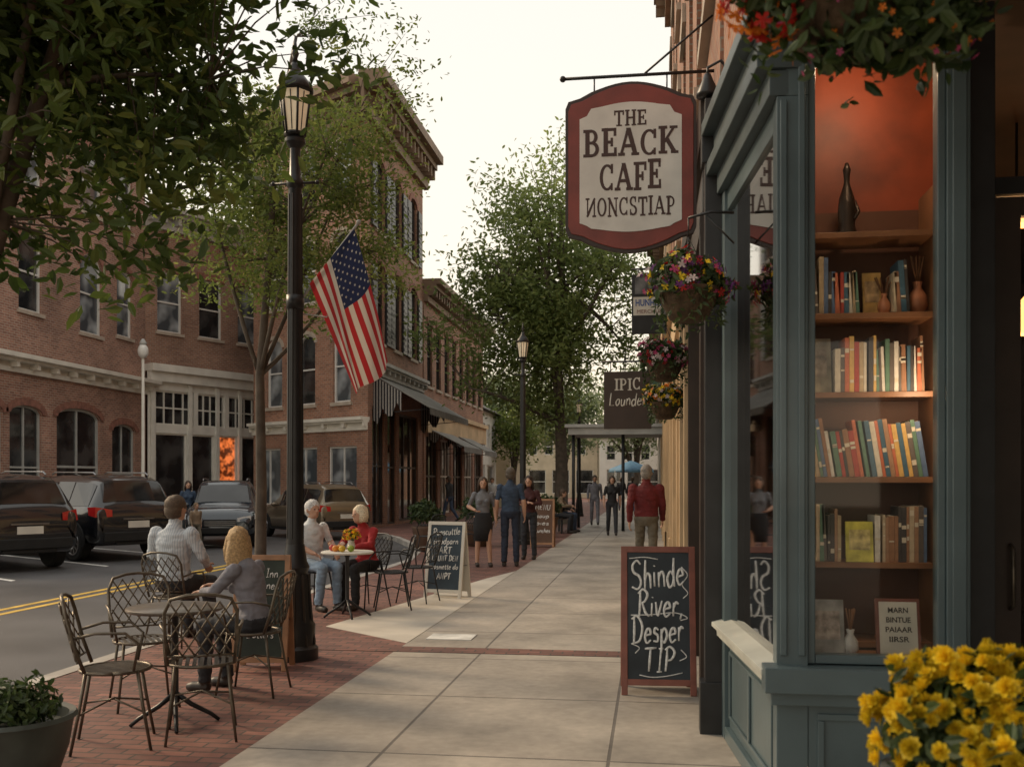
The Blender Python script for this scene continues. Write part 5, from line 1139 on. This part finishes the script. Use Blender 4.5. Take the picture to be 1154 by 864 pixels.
    segs.append((H-hu*.05*s,H+hu*.05*s,.09*s,'skin'))
    me0=mb.mesh('b',[skinm],uv=False);o=bpy.data.objects.new('b',me0);COL.objects.link(o)
    md=o.modifiers.new('r','REMESH');md.mode='VOXEL';md.voxel_size=vox;sm=o.modifiers.new('s','SMOOTH');sm.factor=.5;sm.iterations=2
    dg=bpy.context.evaluated_depsgraph_get();me=bpy.data.meshes.new_from_object(o.evaluated_get(dg));bpy.data.objects.remove(o);me.name='body'
    me.materials.clear();ms_={'skin':skinm,'shirt':shirt,'pants':pants,'shoe':shoe or shoem};keys=list(ms_)
    for k in keys: me.materials.append(ms_[k])
    nf=len(me.polygons);C=np.zeros(nf*3);me.polygons.foreach_get('center',C);C=C.reshape(-1,3);best=np.full(nf,1e9);idx=np.zeros(nf,int)
    for a,b_,r_,k in segs:
        a=np.array(a);b_=np.array(b_);ab_=b_-a;tt=np.clip(((C-a)@ab_)/max(ab_@ab_,1e-9),0,1);dd=np.linalg.norm(C-(a+tt[:,None]*ab_),axis=1)-r_
        u=dd<best;best[u]=dd[u];idx[u]=keys.index(k)
    me.polygons.foreach_set('material_index',idx.astype(np.int32));me.polygons.foreach_set('use_smooth',[True]*nf)
    nv=len(me.vertices);co_=np.zeros(nv*3);me.vertices.foreach_get('co',co_);co_=co_.reshape(-1,3);no_=np.zeros(nv*3);me.vertices.foreach_get('normal',no_);no_=no_.reshape(-1,3)
    vm=np.zeros(nv,int)
    for p,ix in zip(me.polygons,idx):
        for v_ in p.vertices: vm[v_]=ix
    if vox<.0125:
        for i_ in np.where((vm==1)|(vm==2))[0]:
            c_=co_[i_];co_[i_]+=no_[i_]*(.009*noise.noise(V((c_[0]*9,c_[1]*9,c_[2]*22)))+.004*noise.noise(V((c_[0]*30,c_[1]*30,c_[2]*40+5))))
        me.vertices.foreach_set('co',co_.reshape(-1))
    me.update()
    t=thing('person',label,'person',loc,rz,group);put(me,'body',t)
    hm=M('hair',hairc,.6,var=.4,scale=70,bump=.8,bscale=160)
    mb=MB();mb.ell(H+hu*.036*s-hf*.016*s,(.087*s,.103*s,.097*s),R=HR,nu=24,nv=16)
    mb.ell(H-hf*.037*s-hu*.008*s,(.084*s,.080*s,.090*s),R=HR,nu=20,nv=14)
    if hair=='long':
        mb.loft([(H+hu*.05*s-hf*.04*s,hr*.080*s,hf*.07*s),(H-hu*.06*s-hf*.05*s,hr*.094*s,hf*.06*s),(H-hu*.13*s-hf*.055*s,hr*.102*s,hf*.05*s),(H-hu*.19*s-hf*.06*s,hr*.09*s,hf*.036*s),(H-hu*.23*s-hf*.06*s,hr*.05*s,hf*.02*s)],20)
        for sg in(-1,1): mb.tube([H+hr*sg*.07*s+hu*.05*s+hf*.02*s,H+hr*sg*.086*s-hu*.05*s+hf*.005*s,H+hr*sg*.088*s-hu*.15*s-hf*.01*s],[.025*s,.027*s,.018*s],8)
    if hair=='bob':
        mb.loft([(H+hu*.07*s-hf*.015*s,hr*.090*s,hf*.095*s),(H-hu*.02*s-hf*.025*s,hr*.110*s,hf*.088*s),(H-hu*.09*s-hf*.03*s,hr*.104*s,hf*.072*s)],18)
    for i,v in enumerate(mb.v):
        vv=V(v);k=.007*s*noise.noise(vv*45)+.007*s*noise.noise(V((vv.x*110,vv.y*110,vv.z*20)));c_=(vv-H);mb.v[i]=tuple(vv+c_.normalized()*k)
    mb.obj('hair',hm,t,uv=False)
    em=M('eye_dark',(.02,.015,.012),.2)
    for sg in(-1,1):
        mb=MB();mb.ell(H+hf*.089*s+hr*sg*.03*s+hu*.008*s,(.012*s,.006*s,.007*s),R=HR,nu=8,nv=6);mb.obj('eye',em,t,uv=False)
    if skirt:
        mb=MB();pl=J['pel'];mb.loft([(pl+V((0,0,.10*s)),rt*.148*s,V((0,.115*s,0))),(pl,rt*.182*s,V((0,.138*s,0))),(pl-V((0,0,.2*s)),rt*.19*s,V((0,.14*s,0))),(pl-V((0,0,.45*s)),rt*.165*s,V((0,.13*s,0)))],24);mb.obj('skirt',skirt,t,uv=False)
    return t
def stripem():
    m,n,l,b=base('striped_shirt');tc=n.new('ShaderNodeTexCoord');w=n.new('ShaderNodeTexWave');w.inputs['Scale'].default_value=15;w.bands_direction='X';w.inputs['Distortion'].default_value=.6
    l.new(tc.outputs['Object'],w.inputs['Vector']);r_=n.new('ShaderNodeValToRGB');r_.color_ramp.elements[0].position=.1;r_.color_ramp.elements[1].position=.45;r_.color_ramp.elements[0].color=(.36,.41,.47,1);r_.color_ramp.elements[1].color=(.54,.57,.60,1)
    l.new(w.outputs['Fac'],r_.inputs['Fac']);l.new(r_.outputs['Color'],b.inputs['Base Color']);b.inputs['Roughness'].default_value=.85;return m
cl=lambda nme,c:M(nme,c,.85,var=.22,scale=9,bump=.35,bscale=22)
c_navy=cl('navy_cloth',(.035,.058,.10));c_black=cl('black_cloth',(.016,.016,.018));c_grey=cl('grey_knit',(.20,.20,.23));c_red=cl('red_knit',(.34,.022,.025));c_kh=cl('khaki_cloth',(.12,.105,.08));c_dk=cl('dark_trousers',(.03,.032,.038));c_lb=cl('light_denim',(.22,.30,.40));c_w=cl('white_shirt',(.62,.65,.67));c_dred=cl('maroon_knit',(.06,.018,.018));c_gtop=cl('slate_blouse',(.16,.165,.18));c_jean=cl('denim',(.05,.075,.13));c_tan=cl('tan_cloth',(.25,.18,.12))
person('man in pale striped shirt sitting on a bistro chair',(SM[0],SM[1],0),facing(.12,1),'sit',stripem(),c_dk,1.84,(.10,.065,.04),'short','long',headyaw=-.2)
person('blonde woman in grey sweater sitting at small table',(WB[0],WB[1],0),facing(-.95,.2),'sitlean',c_grey,c_dk,1.60,(.44,.29,.14),'long','long',True,headyaw=-.9,vox=.008)
person('white haired man in pale shirt and light jeans sitting',(-4.12,11.72,0),facing(.75,-.6),'sit',c_w,c_lb,1.72,(.62,.62,.62),'short','short')
person('white blonde woman in red cardigan sitting at table',(-3.5,11.95,0),facing(-.35,-.9),'sitlean',c_red,c_black,1.66,(.72,.62,.45),'bob','long',True,headyaw=-.3)
person('woman in grey blouse and black skirt standing',(-3.05,17.85,0),facing(.25,-.95),'contrapposto',c_gtop,c_gtop,1.63,(.06,.035,.02),'long','short',True,'bare',c_black)
person('man in navy polo and dark trousers standing',(-2.56,17.95,0),facing(-.1,1),'stand',c_navy,cl('navy_trousers',(.02,.028,.05)),1.80,(.10,.08,.06),'short','short')
person('dark haired woman in maroon top standing in conversation',(-2.42,19.6,0),facing(-.1,-1),'crossed',c_dred,c_dk,1.66,(.03,.018,.012),'long','long',True)
person('grey haired man in maroon sweater walking away',(-.09,15.3,0),facing(.02,1),'walk',cl('dark_red_knit',(.11,.009,.011)),c_kh,1.80,(.20,.18,.16),'short','long',slim=1.1)
person('woman in black vest with bag walking toward the cafe',(-1.13,28.3,0),facing(.1,-1),'walk',c_black,c_dk,1.70,(.05,.03,.02),'bob','short',True,vox=.013)
person('man in grey clothes walking on the pavement',(-2.0,35,0),facing(.1,-1),'walk',c_grey,c_grey,1.76,(.1,.08,.06),'short','long',vox=.014)
person('person in dark coat sitting on the bench',(-2.72,30.3,0),facing(1,-.1),'sit',c_black,c_jean,1.72,(.05,.03,.02),'bob','long',vox=.014)
person('person in brown jacket sitting on the bench',(-2.78,29.65,0),facing(1,-.1),'sitlean',c_tan,c_dk,1.72,(.08,.05,.03),'short','long',vox=.014)
person('woman in dark coat standing near parked cars',(-13.0,26.6,-.12),facing(.5,-.8),'stand',c_navy,c_dk,1.68,(.05,.03,.02),'long','long',True,vox=.014)
person('child in brown jacket walking beside parked cars',(-10.9,22.7,-.12),facing(.8,-.6),'walk',c_tan,c_kh,1.15,(.2,.12,.06),'short','long',vox=.013)
p0=person('distant pedestrian in dark clothes',(-.9,46,0),0,'walk',c_dk,c_jean,1.74,(.08,.05,.03),'short','long',vox=.02,group='distant pedestrians')
p1=person('distant pedestrian in pale clothes',(-.35,42,0),math.pi,'walk',c_w,c_kh,1.70,(.1,.06,.03),'short','long',vox=.02,group='distant pedestrians')
for k,(x,y,a) in enumerate(((-1.6,52,0),(-.5,55,3),(-4.5,48,1.5),(-5.4,44,2),(-7.6,37,1.2),(-6.6,41,3.1))): copything([p0,p1][k%2],(x,y,0),a,group='distant pedestrians')
# ------------------------------------------------------------------ world, sun, camera
w=bpy.data.worlds.new('World');scene.world=w;w.use_nodes=True;n=w.node_tree.nodes;l=w.node_tree.links;bg=n['Background']
el=rad(32);az=rad(-66)
sky=n.new('ShaderNodeTexSky');sky.sky_type='NISHITA';sky.sun_disc=False;sky.sun_elevation=el;sky.sun_rotation=az;sky.dust_density=4;sky.air_density=1;sky.ozone_density=1
tc=n.new('ShaderNodeTexCoord');sp=n.new('ShaderNodeSeparateXYZ');l.new(tc.outputs['Generated'],sp.inputs[0])
rp=n.new('ShaderNodeValToRGB');e=rp.color_ramp.elements;e[0].position=0;e[0].color=(1.0,.82,.58,1);e[1].position=.75;e[1].color=(.76,.74,.69,1);x=e.new(.14);x.color=(.98,.88,.71,1);x=e.new(.4);x.color=(.82,.785,.71,1)
l.new(sp.outputs['Z'],rp.inputs['Fac'])
sc=n.new('ShaderNodeMix');sc.data_type='RGBA';sc.blend_type='MULTIPLY';sc.inputs[0].default_value=1;sc.inputs[7].default_value=(13.2,13.2,13.2,1);l.new(rp.outputs['Color'],sc.inputs[6])
mx=n.new('ShaderNodeMix');mx.data_type='RGBA';mx.inputs[0].default_value=.94;l.new(sky.outputs['Color'],mx.inputs[6]);l.new(sc.outputs[2],mx.inputs[7])
l.new(mx.outputs[2],bg.inputs['Color']);bg.inputs['Strength'].default_value=.1
sun=bpy.data.lights.new('sun','SUN');sun.energy=2.6;sun.angle=rad(14);sun.color=(1,.76,.50);so=bpy.data.objects.new('sun',sun);COL.objects.link(so)
dr=V((math.sin(az)*math.cos(el),math.cos(az)*math.cos(el),math.sin(el)))
so.rotation_euler=dr.to_track_quat('Z','Y').to_euler()
cam=bpy.data.cameras.new('cam');co=bpy.data.objects.new('camera',cam);COL.objects.link(co);scene.camera=co
co.location=(0,0,1.55);co.rotation_euler=(math.pi/2,0,rad(8.02));cam.lens=35;cam.sensor_width=36;cam.shift_y=.0953;cam.clip_end=2000;cam.clip_start=.05
cam.dof.use_dof=True;cam.dof.focus_distance=10;cam.dof.aperture_fstop=4.5
scene.view_settings.view_transform='Standard';scene.view_settings.look='None';scene.view_settings.exposure=0
